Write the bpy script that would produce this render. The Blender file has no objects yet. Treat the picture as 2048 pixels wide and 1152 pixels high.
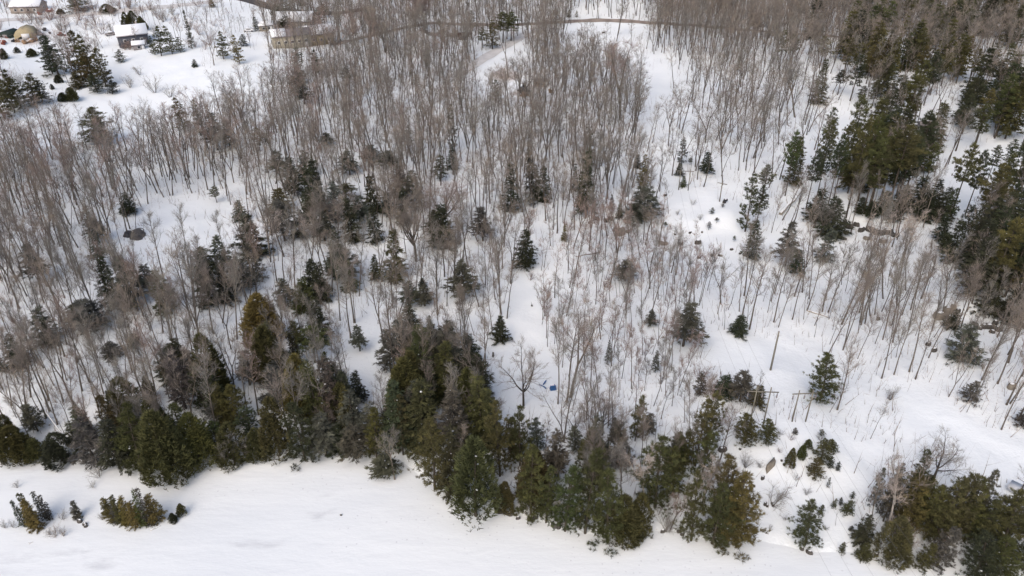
import bpy, math, random
import numpy as np

# ------------------------------------------------------------------ camera, sky, sun, exposure
SC = bpy.context.scene
COL = SC.collection
CAM_H = 92.0
PITCH = math.radians(32.3)
FOC = 1592.9                                    # focal length in photo pixels (photo 2048 x 1152)
cam_data = bpy.data.cameras.new("camera")
cam_data.lens = 28.0
cam_data.sensor_width = 36.0
cam_data.clip_start = 1.0
cam_data.clip_end = 9000.0
cam = bpy.data.objects.new("camera", cam_data)
cam.location = (0, 0, CAM_H)
cam.rotation_euler = (math.pi / 2 - PITCH, 0, 0)
COL.objects.link(cam)
SC.camera = cam

SUN_EL, SUN_ROT = math.radians(46.0), math.radians(205.0)
world = bpy.data.worlds.new("World")
SC.world = world
world.use_nodes = True
wn = world.node_tree
sky = wn.nodes.new("ShaderNodeTexSky")
sky.sky_type = 'NISHITA'
sky.sun_disc = False
sky.sun_elevation = SUN_EL
sky.sun_rotation = SUN_ROT
sky.dust_density = 4.3
sky.air_density = 1.0
sky.ozone_density = 1.0
wn.nodes["Background"].inputs["Strength"].default_value = 0.14
wn.links.new(sky.outputs[0], wn.nodes["Background"].inputs["Color"])

sun_data = bpy.data.lights.new("sun", 'SUN')
sun_data.energy = 0.6
sun_data.angle = math.radians(60)
sun_data.color = (1.0, 0.975, 0.95)
sun = bpy.data.objects.new("sun", sun_data)
sun.rotation_euler = (math.pi / 2 - SUN_EL, 0, math.pi - SUN_ROT)
sun.location = (0, 0, 200)
COL.objects.link(sun)

SC.view_settings.view_transform = 'Standard'
SC.view_settings.look = 'None'
SC.view_settings.gamma = 1.0
SC.view_settings.use_curve_mapping = False
SC.view_settings.exposure = 0.40
try:
    SC.cycles.max_bounces = 5
    SC.cycles.diffuse_bounces = 3
    SC.cycles.glossy_bounces = 1
    SC.cycles.transparent_max_bounces = 4
    SC.cycles.caustics_reflective = False
    SC.cycles.caustics_refractive = False
except Exception:
    pass

# ------------------------------------------------------------------ terrain and pixel <-> ground
SHORE_PX = [(-500, 900), (0, 905), (150, 906), (250, 930), (340, 955), (400, 938), (520, 915), (640, 905), (740, 897),
            (800, 922), (850, 962), (920, 1012), (1000, 1030), (1060, 1038), (1110, 1056), (1200, 1075), (1290, 1066),
            (1340, 1064), (1400, 1084), (1490, 1086), (1520, 1083), (1580, 1094), (1620, 1104), (1720, 1106), (1760, 1112),
            (1840, 1126), (1920, 1142), (2048, 1162), (2500, 1200)]
CP, SP = math.cos(PITCH), math.sin(PITCH)


def flat_hit(px, py):
    u, v = (px - 1024) / FOC, (576 - py) / FOC
    dy, dz = CP + v * SP, -SP + v * CP
    t = CAM_H / -dz
    return u * t, dy * t


_sh = [flat_hit(*p) for p in SHORE_PX]
_sh.sort()
SX = np.array([-3000.0] + [p[0] for p in _sh] + [3000.0])
SY = np.array([_sh[0][1]] + [p[1] for p in _sh] + [_sh[-1][1]])


def shore_y(x):
    return np.interp(x, SX, SY)


def _step(px0, py0, px1, h, rise, back):
    """A snowy step facing the lake: its foot runs through two photo points."""
    ax, ay = flat_hit(px0, py0)
    bx, _ = flat_hit(px1, py0)
    return (ax + bx) / 2, ay, abs(bx - ax) / 2, h, rise, back


STEPS = [_step(1310, 490, 1500, 1.8, 8.0, 30.0), _step(1650, 480, 1830, 3.2, 5.0, 45.0), _step(1870, 668, 2120, 3.0, 5.0, 40.0), _step(1440, 1020, 1720, 2.2, 12.0, 40.0), _step(1170, 475, 1300, 1.8, 4.0, 25.0), _step(1130, 66, 1320, 4.0, 14.0, 60.0)]


def terrain(x, y):
    x = np.asarray(x, float)
    y = np.asarray(y, float)
    d = y - shore_y(x)
    dp = np.clip(d, 0, None)
    land = 1.6 * (1 - np.exp(-dp / 8.0)) + 0.018 * np.clip(dp, 0, 500)
    a = np.clip(dp / 50.0, 0, 1)
    a = a * a * (3 - 2 * a)
    roll = 1.5 * np.sin(x / 33.0 + 1.0) * np.sin(y / 29.0 + 0.5) + 0.9 * np.sin(x / 17.0 + y / 21.0) + 0.5 * np.sin(x / 9.0 - y / 12.0 + 2.0)
    fade = np.clip(1.2 - dp / 700.0, 0.4, 1)
    small = 0.18 * np.sin(x / 2.3 + 1.7 * np.sin(y / 5.1)) * np.sin(y / 2.9 + x / 7.0) * np.clip(dp / 6.0, 0, 1)
    st = 0.0
    for cx, y0, rx, h, rise, back in STEPS:
        u = np.clip((y - y0 - 1.2 * np.sin(x / 3.7)) / rise, 0, 1)
        v = np.clip((y - y0 - rise) / back, 0, 1)
        e = np.exp(-((x - cx) / (rx * 1.1)) ** 4)
        st = st + h * e * u * u * (3 - 2 * u) * (1 - v * v * (3 - 2 * v))
    return np.where(d > 0, land + a * roll * fade + small + st, np.maximum(0.3 * d, -2.0))


def px2w(px, py):
    """Where the photo pixel's ray meets the ground (vectorised)."""
    px = np.atleast_1d(np.asarray(px, float))
    py = np.atleast_1d(np.asarray(py, float))
    u, v = (px - 1024) / FOC, (576 - py) / FOC
    dy, dz = CP + v * SP, np.minimum(-SP + v * CP, -0.02)
    t1 = (CAM_H + 1.0) / -dz
    s = np.linspace(0.72, 1.0, 240)
    T = t1[:, None] * s[None, :]
    Z = CAM_H + dz[:, None] * T
    G = np.maximum(terrain(u[:, None] * T, dy[:, None] * T), 0.0)
    below = Z <= G
    below[:, -1] = True
    i = np.clip(below.argmax(1), 1, None)
    r = np.arange(len(px))
    a, b = (Z - G)[r, i - 1], (Z - G)[r, i]
    k = np.clip(a / np.maximum(a - b, 1e-6), 0, 1)
    t = T[r, i - 1] + (T[r, i] - T[r, i - 1]) * k
    x, y = u * t, dy * t
    return x, y, np.maximum(terrain(x, y), 0.0)


def w2px(x, y, z):
    dx, dy, dz = np.asarray(x, float), np.asarray(y, float), np.asarray(z, float) - CAM_H
    depth = dy * CP - dz * SP
    up = dy * SP + dz * CP
    return 1024 + FOC * dx / depth, 576 - FOC * up / depth, depth


def ground(px, py):
    x, y, z = px2w(px, py)
    return float(x[0]), float(y[0]), float(z[0])


def mpp(px, py):
    x, y, z = ground(px, py)
    return float(w2px(x, y, z)[2]) / FOC


def height_for(px, base_y, top_y):
    """Height in metres of an upright thing whose foot is at base_y and whose top shows at top_y."""
    x, y, z = ground(px, base_y)
    v = (576 - top_y) / FOC
    # solve up/depth = v for height h
    zc = z - CAM_H
    h = (v * (y * CP - zc * SP) - (y * SP + zc * CP)) / (CP + v * SP)
    return max(h, 0.4)


# ------------------------------------------------------------------ materials
def new_mat(name):
    m = bpy.data.materials.new(name)
    m.use_nodes = True
    nt = m.node_tree
    b = nt.nodes["Principled BSDF"]
    b.inputs["Roughness"].default_value = 0.9
    b.inputs["Specular IOR Level"].default_value = 0.2
    return m, nt, b


def noise(nt, scale, detail=4.0, rough=0.55, vec=None):
    n = nt.nodes.new("ShaderNodeTexNoise")
    n.inputs["Scale"].default_value = scale
    n.inputs["Detail"].default_value = detail
    n.inputs["Roughness"].default_value = rough
    if vec is not None:
        nt.links.new(vec, n.inputs["Vector"])
    return n


def ramp(nt, fac, stops):
    r = nt.nodes.new("ShaderNodeValToRGB")
    e = r.color_ramp.elements
    while len(e) < len(stops):
        e.new(0.5)
    for k, (p, c) in enumerate(stops):
        e[k].position = p
        e[k].color = (*c, 1) if len(c) == 3 else c
    nt.links.new(fac, r.inputs["Fac"])
    return r


def mixc(nt, fac, a, b, mode='MIX'):
    m = nt.nodes.new("ShaderNodeMix")
    m.data_type = 'RGBA'
    m.blend_type = mode
    for sock, v in ((m.inputs[0], fac), (m.inputs[6], a), (m.inputs[7], b)):
        if hasattr(v, "is_linked"):
            nt.links.new(v, sock)
        elif isinstance(v, (int, float)):
            sock.default_value = v
        else:
            sock.default_value = (*v, 1)
    return m.outputs[2]


def mth(nt, op, a, b=None):
    m = nt.nodes.new("ShaderNodeMath")
    m.operation = op
    for s, v in ((m.inputs[0], a), (m.inputs[1], b)):
        if v is None:
            continue
        if hasattr(v, "is_linked"):
            nt.links.new(v, s)
        else:
            s.default_value = v
    return m.outputs[0]


def bump(nt, b, height, strength, dist):
    n = nt.nodes.new("ShaderNodeBump")
    n.inputs["Strength"].default_value = strength
    n.inputs["Distance"].default_value = dist
    nt.links.new(height, n.inputs["Height"])
    nt.links.new(n.outputs[0], b.inputs["Normal"])


def plain(name, col, rough=0.8, var=0.15, scale=2.0, bumps=0.0):
    m, nt, b = new_mat(name)
    g = nt.nodes.new("ShaderNodeTexCoord")
    n = noise(nt, scale, 5, 0.6, g.outputs["Object"])
    lo = tuple(c * (1 - var) for c in col)
    hi = tuple(min(1, c * (1 + var)) for c in col)
    r = ramp(nt, n.outputs[0], [(0.3, lo), (0.7, hi)])
    nt.links.new(r.outputs[0], b.inputs["Base Color"])
    b.inputs["Roughness"].default_value = rough
    if bumps:
        bump(nt, b, n.outputs[0], bumps, 0.05)
    return m


def snow_ground_mat():
    m, nt, b = new_mat("snow_ground")
    g = nt.nodes.new("ShaderNodeNewGeometry").outputs["Position"]
    big = noise(nt, 0.05, 3, 0.5, g)
    mid = noise(nt, 0.35, 5, 0.6, g)
    fine = noise(nt, 2.2, 5, 0.65, g)
    base = ramp(nt, big.outputs[0], [(0.3, (0.782, 0.812, 0.822)), (0.7, (0.868, 0.89, 0.892))]).outputs[0]
    # leaf litter and twig specks lying on the snow under the wood
    lit = ramp(nt, fine.outputs[0], [(0.57, (0, 0, 0)), (0.70, (1, 1, 1))]).outputs[0]
    where = ramp(nt, mid.outputs[0], [(0.44, (0, 0, 0)), (0.66, (1, 1, 1))]).outputs[0]
    f = mth(nt, 'MULTIPLY', mth(nt, 'MULTIPLY', lit, where), 0.9)
    att = nt.nodes.new("ShaderNodeAttribute")
    att.attribute_name = "wood"
    f = mth(nt, 'MULTIPLY', f, att.outputs["Fac"])
    col = mixc(nt, f, base, (0.42, 0.36, 0.31))
    dirt = nt.nodes.new("ShaderNodeAttribute")
    dirt.attribute_name = "dirt"
    col = mixc(nt, mth(nt, 'MULTIPLY', dirt.outputs["Fac"], mid.outputs[0]), col, (0.36, 0.21, 0.12))
    nt.links.new(col, b.inputs["Base Color"])
    hh = mth(nt, 'ADD', mth(nt, 'MULTIPLY', mid.outputs[0], 1.0), mth(nt, 'MULTIPLY', fine.outputs[0], 0.25))
    bump(nt, b, hh, 0.5, 0.6)
    return m


def snow_lake_mat():
    m, nt, b = new_mat("snow_on_ice")
    g = nt.nodes.new("ShaderNodeNewGeometry").outputs["Position"]
    mp = nt.nodes.new("ShaderNodeMapping")
    mp.inputs["Scale"].default_value = (0.55, 1.5, 1)
    nt.links.new(g, mp.inputs["Vector"])
    big = noise(nt, 0.06, 4, 0.55, mp.outputs[0])
    mid = noise(nt, 0.25, 6, 0.6, mp.outputs[0])
    fine = noise(nt, 1.6, 4, 0.6, g)
    base = ramp(nt, big.outputs[0], [(0.35, (0.76, 0.785, 0.795)), (0.65, (0.818, 0.838, 0.838))]).outputs[0]
    slush = nt.nodes.new("ShaderNodeAttribute")
    slush.attribute_name = "slush"
    sf = mth(nt, 'MULTIPLY', slush.outputs["Fac"], ramp(nt, mid.outputs[0], [(0.46, (0, 0, 0)), (0.60, (1, 1, 1))]).outputs[0])
    col = mixc(nt, mth(nt, 'MULTIPLY', sf, 0.5), base, (0.53, 0.54, 0.56))
    v = nt.nodes.new("ShaderNodeTexVoronoi")
    v.inputs["Scale"].default_value = 1.1
    nt.links.new(g, v.inputs["Vector"])
    track = nt.nodes.new("ShaderNodeAttribute")
    track.attribute_name = "track"
    dots = ramp(nt, v.outputs["Distance"], [(0.10, (1, 1, 1)), (0.17, (0, 0, 0))]).outputs[0]
    df = mth(nt, 'MULTIPLY', mth(nt, 'MULTIPLY', dots, track.outputs["Fac"]), 0.55)
    col = mixc(nt, df, col, (0.50, 0.50, 0.52))
    nt.links.new(col, b.inputs["Base Color"])
    hh = mth(nt, 'ADD', mth(nt, 'MULTIPLY', mid.outputs[0], 1.0), mth(nt, 'MULTIPLY', fine.outputs[0], 0.10))
    bump(nt, b, hh, 0.28, 0.5)
    return m


def tinted_mat(name, attr=None, clump=True, rough=0.85, lo=0.72, hi=1.3, spread=True):
    """Colour from the object's own colour (or a mesh attribute), varied clump by clump."""
    m, nt, b = new_mat(name)
    if attr:
        a = nt.nodes.new("ShaderNodeAttribute")
        a.attribute_name = attr
        c = a.outputs["Color"]
    else:
        c = nt.nodes.new("ShaderNodeObjectInfo").outputs["Color"]
    if clump:
        s = nt.nodes.new("ShaderNodeAttribute")
        s.attribute_name = "clump"
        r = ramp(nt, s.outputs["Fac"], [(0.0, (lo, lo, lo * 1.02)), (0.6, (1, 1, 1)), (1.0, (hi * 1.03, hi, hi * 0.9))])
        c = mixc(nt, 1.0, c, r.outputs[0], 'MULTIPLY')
    else:
        g = nt.nodes.new("ShaderNodeTexCoord")
        n = noise(nt, 3.0, 4, 0.6, g.outputs["Object"])
        r = ramp(nt, n.outputs[0], [(0.3, (lo, lo, lo)), (0.7, (hi, hi, hi))])
        c = mixc(nt, 1.0, c, r.outputs[0], 'MULTIPLY')
    nt.links.new(c, b.inputs["Base Color"])
    b.inputs["Roughness"].default_value = rough
    b.inputs["Specular IOR Level"].default_value = 0.12
    return m


M_SNOW = plain("snow_lump", (0.86, 0.87, 0.89), 0.8, 0.04, 1.5, 0.3)
M_GROUND = snow_ground_mat()
M_LAKE = snow_lake_mat()
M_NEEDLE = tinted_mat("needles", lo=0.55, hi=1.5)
M_BARK = tinted_mat("bark", clump=False, lo=0.75, hi=1.25)
M_TWIG = tinted_mat("twigs", clump=True, lo=0.8, hi=1.2)
M_WOODS = tinted_mat("woods_bark", attr="tint", clump=True, lo=0.8, hi=1.2)
M_ROCK = plain("rock", (0.085, 0.078, 0.07), 0.9, 0.5, 1.3, 0.6)
M_ROCKL = plain("pale_rock", (0.24, 0.21, 0.17), 0.9, 0.35, 1.3, 0.6)
M_POLE = plain("weathered_pole", (0.20, 0.185, 0.15), 0.9, 0.25, 1.0)
M_WIRE = plain("wire", (0.16, 0.16, 0.16), 0.5, 0.1)
M_GREY = plain("grey_board", (0.25, 0.23, 0.23), 0.85, 0.15)
M_DARK = plain("dark_sheet", (0.055, 0.055, 0.062), 0.6, 0.25, 1.0, 0.4)
M_BLUE = plain("blue_tarp", (0.03, 0.10, 0.25), 0.5, 0.3, 2.0, 0.5)
M_BLUEWALL = plain("blue_grey_siding", (0.085, 0.092, 0.112), 0.8, 0.25)
M_BEIGE = plain("beige_siding", (0.37, 0.335, 0.26), 0.8, 0.12)
M_TAN = plain("tan_siding", (0.36, 0.31, 0.27), 0.8, 0.12)
M_YELLOW = plain("yellow_cover", (0.41, 0.345, 0.22), 0.7, 0.2)
M_RED = plain("rust_red", (0.22, 0.07, 0.05), 0.8, 0.3)
M_ORANGE = plain("raw_lumber", (0.30, 0.20, 0.13), 0.85, 0.35, 1.5)
M_GLASS = plain("dark_window", (0.03, 0.035, 0.04), 0.2, 0.1)
M_ROOF = plain("bare_roof", (0.22, 0.20, 0.21), 0.8, 0.2)
M_TRIM = plain("white_trim", (0.72, 0.72, 0.72), 0.6, 0.06)
M_ROAD = plain("road_gravel", (0.27, 0.225, 0.195), 0.9, 0.3, 0.4)
M_ROADL = plain("ploughed_snow_road", (0.62, 0.60, 0.58), 0.9, 0.12, 0.4)
M_TYRE = plain("tyre", (0.03, 0.03, 0.03), 0.9, 0.1)
M_LOG = plain("dead_wood", (0.30, 0.27, 0.22), 0.9, 0.25, 1.5)


# ------------------------------------------------------------------ mesh helpers
class MB:
    """Collects triangles; build() links them as one mesh object."""

    def __init__(self):
        self.v, self.f, self.m, self.c, self.n = [], [], [], [], 0

    def add(self, V, F, mat=0, clump=0.5):
        V = np.asarray(V, float)
        F = np.asarray(F, np.int64)
        self.v.append(V)
        self.f.append(F + self.n)
        self.m.append(np.full(len(F), mat, np.int32))
        self.c.append(np.full(len(V), clump) if np.isscalar(clump) else np.asarray(clump, float))
        self.n += len(V)
        return self

    def tube(self, P, R, sides=5, mat=0, clump=0.5, cap=False):
        P = np.asarray(P, float)
        R = np.asarray(R, float)
        k = len(P)
        T = np.gradient(P, axis=0)
        T /= np.linalg.norm(T, axis=1)[:, None] + 1e-9
        ref = np.array([0.31, 0.95, 0.1]) if abs(T[0][2]) > 0.8 else np.array([0.0, 0.0, 1.0])
        A = np.cross(T, ref)
        A /= np.linalg.norm(A, axis=1)[:, None] + 1e-9
        B = np.cross(T, A)
        th = np.arange(sides) * 2 * math.pi / sides
        V = (P[:, None, :] + R[:, None, None] * (np.cos(th)[None, :, None] * A[:, None, :] + np.sin(th)[None, :, None] * B[:, None, :])).reshape(-1, 3)
        F = []
        for i in range(k - 1):
            for j in range(sides):
                a, b = i * sides + j, i * sides + (j + 1) % sides
                F += [(a, b, b + sides), (a, b + sides, a + sides)]
        if cap:
            V = np.vstack([V, P[:1], P[-1:]])
            n0 = k * sides
            for j in range(sides):
                F += [((j + 1) % sides, j, n0), ((k - 1) * sides + j, (k - 1) * sides + (j + 1) % sides, n0 + 1)]
        return self.add(V, F, mat, clump)

    def box(self, c, s, rz=0.0, mat=0, taper=1.0, clump=0.5, tilt=0.0):
        x, y, z = s[0] / 2, s[1] / 2, s[2] / 2
        V = np.array([(-x, -y, -z), (x, -y, -z), (x, y, -z), (-x, y, -z), (-x * taper, -y * taper, z), (x * taper, -y * taper, z), (x * taper, y * taper, z), (-x * taper, y * taper, z)])
        if tilt:
            ct, st = math.cos(tilt), math.sin(tilt)
            V = np.stack([V[:, 0] * ct + V[:, 2] * st, V[:, 1], -V[:, 0] * st + V[:, 2] * ct], 1)
        ca, sa = math.cos(rz), math.sin(rz)
        V = np.stack([V[:, 0] * ca - V[:, 1] * sa, V[:, 0] * sa + V[:, 1] * ca, V[:, 2]], 1) + np.array(c)
        Q = [(0, 3, 2, 1), (4, 5, 6, 7), (0, 1, 5, 4), (1, 2, 6, 5), (2, 3, 7, 6), (3, 0, 4, 7)]
        F = []
        for a, b, c2, d in Q:
            F += [(a, b, c2), (a, c2, d)]
        return self.add(V, F, mat, clump)

    def mesh(self, name, mats):
        me = bpy.data.meshes.new(name)
        V = np.vstack(self.v)
        F = np.vstack(self.f)
        M = np.concatenate(self.m)
        me.vertices.add(len(V))
        me.vertices.foreach_set("co", V.astype(np.float32).ravel())
        me.loops.add(F.size)
        me.loops.foreach_set("vertex_index", F.astype(np.int32).ravel())
        me.polygons.add(len(F))
        me.polygons.foreach_set("loop_start", np.arange(0, F.size, 3, dtype=np.int32))
        for mt in mats:
            me.materials.append(mt)
        me.polygons.foreach_set("material_index", M)
        a = me.attributes.new("clump", 'FLOAT', 'POINT')
        a.data.foreach_set("value", np.concatenate(self.c).astype(np.float32))
        me.update(calc_edges=True)
        return me

    def build(self, name, mats, parent=None, loc=None, color=None):
        mats = mats if isinstance(mats, (list, tuple)) else [mats]
        return put(name, self.mesh(name, mats), parent, loc, color)


def put(name, me, parent=None, loc=None, color=None):
    o = bpy.data.objects.new(name, me)
    COL.objects.link(o)
    if parent is not None:
        o.parent = parent
    if loc is not None:
        o.location = loc
    if color is not None:
        o.color = (*color, 1)
    return o


def tag(o, label=None, cat=None, group=None, kind=None):
    for k, v in (("label", label), ("category", cat), ("group", group), ("kind", kind)):
        if v:
            o[k] = v
    return o


def empty(name, loc, rz=0.0, label=None, cat=None, group=None):
    o = bpy.data.objects.new(name, None)
    COL.objects.link(o)
    o.location = loc
    o.rotation_euler = (0, 0, rz)
    return tag(o, label, cat, group)


# ------------------------------------------------------------------ regions of the photo (by where a tree's foot stands)
def inside(poly, px, py):
    px = np.asarray(px, float)
    py = np.asarray(py, float)
    res = np.zeros(px.shape, bool)
    n = len(poly)
    for i in range(n):
        x1, y1 = poly[i]
        x2, y2 = poly[(i + 1) % n]
        if y1 == y2:
            continue
        c = ((y1 > py) != (y2 > py)) & (px < (x2 - x1) * (py - y1) / (y2 - y1) + x1)
        res ^= c
    return res


HIDDEN = [
    [(0, 190), (150, 200), (240, 203), (350, 190), (410, 150), (430, 130), (540, 95), (545, 150), (520, 185), (450, 235), (400, 270), (300, 292), (150, 292), (0, 300)]]
CLEARINGS = [
    [(1030, 540), (1072, 550), (1085, 600), (1078, 645), (1095, 700), (1112, 720), (1125, 790), (1110, 830), (1060, 838), (1000, 820), (985, 770), (980, 710), (1020, 650), (1025, 600)],
    [(1395, 662), (1460, 668), (1560, 683), (1625, 715), (1632, 750), (1600, 800), (1560, 800), (1530, 795), (1500, 752), (1440, 748), (1412, 720)],
    [(1765, 760), (1810, 762), (1880, 800), (1960, 850), (2090, 905), (2090, 1030), (1990, 945), (1900, 900), (1830, 865), (1790, 815)],
    [(1325, 380), (1400, 376), (1450, 388), (1480, 430), (1490, 480), (1440, 485), (1380, 465), (1345, 440)],
    [(215, 128), (300, 112), (400, 100), (408, 155), (350, 190), (240, 203), (150, 205), (150, 185), (222, 182)],
    [(0, 95), (60, 105), (110, 150), (150, 185), (110, 192), (60, 140), (0, 125)],
    [(1130, 52), (1180, 40), (1240, 40), (1310, 52), (1290, 70), (1225, 66), (1130, 66)],
    [(930, 135), (1000, 88), (1060, 66), (1030, 110), (985, 142)],
    [(1878, 385), (1950, 385), (1965, 430), (1900, 440)],
    [(1960, 300), (2048, 300), (2048, 345), (1970, 345)],
    [(735, 650), (765, 660), (765, 720), (752, 800), (700, 770), (700, 690)],
    [(1285, 150), (1330, 150), (1345, 205), (1285, 205)],
]
VIEW = CLEARINGS + [[(275, 435), (400, 405), (468, 415), (470, 465), (400, 480), (330, 490), (240, 485), (240, 455)], [(20, 50), (110, 50), (110, 88), (0, 90)],
                     [(240, 60), (300, 60), (300, 100), (240, 100)], [(1450, 860), (1600, 850), (1690, 900), (1700, 1080), (1500, 1080)]]
SPARSE = [   # (polygon, density per square metre)
    ([(0, -60), (540, -60), (535, 60), (520, 125), (400, 100), (220, 130), (150, 200), (0, 125)], 0.014),
    ([(525, 60), (660, 50), (665, 120), (640, 150), (545, 150)], 0.03),
    ([(985, 145), (1060, 160), (1100, 175), (1060, 200), (990, 190)], 0.02),
    ([(1400, 470), (1545, 470), (1550, 655), (1460, 655), (1440, 570)], 0.009),
    ([(1440, 860), (1600, 845), (1700, 880), (1745, 905), (1745, 960), (1710, 1010), (1725, 1110), (1490, 1090), (1500, 1000), (1460, 900)], 0.004),
    ([(270, 430), (400, 400), (470, 412), (480, 470), (400, 490), (330, 500), (285, 460)], 0.008),
    ([(700, 430), (790, 440), (860, 480), (870, 540), (760, 560), (700, 540)], 0.02),
    ([(1260, 110), (1345, 110), (1400, 240), (1440, 330), (1400, 330), (1290, 220)], 0.016),
    ([(1560, 230), (2060, 200), (2060, 430), (1560, 430)], 0.011),
    ([(1490, 470), (1700, 470), (1700, 570), (1560, 600), (1490, 540)], 0.016),
    ([(1400, 600), (1700, 560), (2060, 560), (2060, 860), (1900, 790), (1760, 740), (1620, 690), (1400, 650)], 0.08),
    
]
DENSE = [
    ([(480, 540), (1030, 420), (1030, 700), (760, 700), (520, 760)], 0.065),
    ([(0, 225), (500, 215), (520, 400), (420, 395), (280, 425), (200, 560), (0, 600)], 0.085),
    ([(0, 560), (420, 560), (520, 800), (300, 930), (0, 930)], 0.085),
    ([(450, 300), (1000, 300), (1000, 560), (450, 560)], 0.06),
    ([(520, 80), (1290, 75), (1300, 450), (900, 450), (520, 250)], 0.066),
    ([(1050, 470), (1430, 480), (1420, 690), (1090, 690)], 0.085),
    ([(1100, 690), (1400, 690), (1440, 860), (1110, 870)], 0.06),
    ([(1340, 110), (1570, 160), (1550, 330), (1450, 340), (1340, 240)], 0.055),
    ([(1300, -100), (2100, -100), (2100, 150), (1300, 110)], 0.10),
    ([(1660, 120), (2100, 110), (2100, 330), (1660, 330)], 0.022),
    ([(1660, 40), (2100, 20), (2100, 120), (1660, 120)], 0.06),
    ([(500, -100), (1300, -100), (1300, 70), (520, 80)], 0.065),
    ([(1650, 790), (1760, 790), (1790, 880), (1680, 890)], 0.07),
    ([(1890, 790), (2060, 870), (2060, 900), (1890, 850)], 0.03),
]


def density(px, py):
    d = np.full(np.shape(px), 0.045)
    for poly, v in DENSE:
        d[inside(poly, px, py)] = v
    for poly, v in SPARSE:
        d[inside(poly, px, py)] = v
    for poly in CLEARINGS + HIDDEN:
        d[inside(poly, px, py)] = 0.0
    return d


# ------------------------------------------------------------------ ground sheet and frozen lake
def grid_mesh(name, xs, ys, zf, mat, attrs):
    X, Y = np.meshgrid(xs, ys)
    Z = zf(X, Y)
    nx, ny = len(xs), len(ys)
    V = np.stack([X.ravel(), Y.ravel(), Z.ravel()], 1)
    i = np.arange(nx * ny).reshape(ny, nx)
    a, b, c, d = i[:-1, :-1].ravel(), i[:-1, 1:].ravel(), i[1:, 1:].ravel(), i[1:, :-1].ravel()
    F = np.concatenate([np.stack([a, b, c], 1), np.stack([a, c, d], 1)])
    mb = MB().add(V, F)
    o = mb.build(name, mat)
    o.data.polygons.foreach_set("use_smooth", np.ones(len(F), bool))
    for k, fn in attrs.items():
        at = o.data.attributes.new(k, 'FLOAT', 'POINT')
        at.data.foreach_set("value", fn(V[:, 0], V[:, 1]).astype(np.float32))
    o.data.update()
    return o


def wood_attr(x, y):
    px, py, _ = w2px(x, y, terrain(x, y))
    return np.clip(density(px, py) / 0.03, 0, 1)


def blob(cx, cy, rx, ry):
    """Soft ellipse on the ground, given in photo pixels."""
    gx, gy, _ = ground(cx, cy)
    s = mpp(cx, cy)
    return gx, gy, rx * s, ry * s * 1.9


DIRT = [blob(1012, 152, 34, 16), blob(1045, 186, 26, 9), blob(55, 84, 34, 8), blob(1080, 172, 24, 8), blob(1150, 190, 20, 8)]


def dirt_attr(x, y):
    r = np.zeros(len(x))
    for gx, gy, rx, ry in DIRT:
        q = ((x - gx) / rx) ** 2 + ((y - gy) / ry) ** 2
        r = np.maximum(r, np.clip(1.3 - q, 0, 1))
    return r


SLUSH = [blob(655, 1008, 26, 14), blob(630, 1030, 20, 10), blob(530, 1085, 40, 7), blob(30, 1125, 90, 14), blob(130, 1120, 60, 12), blob(185, 1132, 45, 9), blob(480, 1085, 30, 7), blob(160, 1105, 30, 6), blob(70, 937, 60, 7), blob(140, 930, 50, 7), blob(850, 1060, 16, 6)]


def slush_attr(x, y):
    r = np.zeros(len(x))
    for gx, gy, rx, ry in SLUSH:
        q = ((x - gx) / rx) ** 2 + ((y - gy) / ry) ** 2
        r = np.maximum(r, np.clip(1.5 - 1.2 * q, 0, 1))
    return r


def track_attr(x, y):
    d = shore_y(x) - y
    t = np.clip(1 - np.abs(d - 4.5) / 6.0, 0, 1) * np.clip((x + 22) / 12, 0, 1)
    for pts in (((560, 940), (700, 950), (900, 1000)), ((630, 1105), (740, 1088), (860, 1080), (960, 1075)), ((640, 960), (665, 990), (683, 1030), (700, 1080)), ((400, 985), (560, 975), (760, 975)), ((683, 1030), (800, 1040), (960, 1060))):
        X, Y, _ = px2w([p[0] for p in pts], [p[1] for p in pts])
        for i in range(len(X) - 1):
            ex, ey = X[i + 1] - X[i], Y[i + 1] - Y[i]
            u = np.clip(((x - X[i]) * ex + (y - Y[i]) * ey) / (ex * ex + ey * ey), 0, 1)
            t = np.maximum(t, np.clip(1.6 - np.hypot(x - X[i] - u * ex, y - Y[i] - u * ey) / .7, 0, 1))
    return t


yy = [14.0]
while yy[-1] < 5200:
    y = yy[-1]
    yy.append(y + (0.9 if y < 130 else 1.3 if y < 260 else 2.4 if y < 520 else 0.06 * y))
xs_core = np.arange(-420, 420.1, 1.6)
xs_out = 420 * np.power(1.18, np.arange(1, 17))
XS = np.concatenate([-xs_out[::-1], xs_core, xs_out])
ground_o = grid_mesh("ground", XS, np.array(yy), terrain, M_GROUND, {"wood": wood_attr, "dirt": dirt_attr})
tag(ground_o, kind="structure")
lake_o = grid_mesh("frozen_lake", np.concatenate([[-5000, -1500, -500], np.arange(-160, 160.1, 0.9), [500, 1500, 5000]]),
                   np.concatenate([[-3000, -600, -150, -40], np.arange(0, 118, 0.9)]),
                   lambda x, y: 0.03 + 0.05 * np.sin(x / 6 + 1.3 * np.sin(y / 9)) * np.sin(y / 4.3), M_LAKE, {"slush": slush_attr, "track": track_attr})
tag(lake_o, kind="structure")


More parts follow.
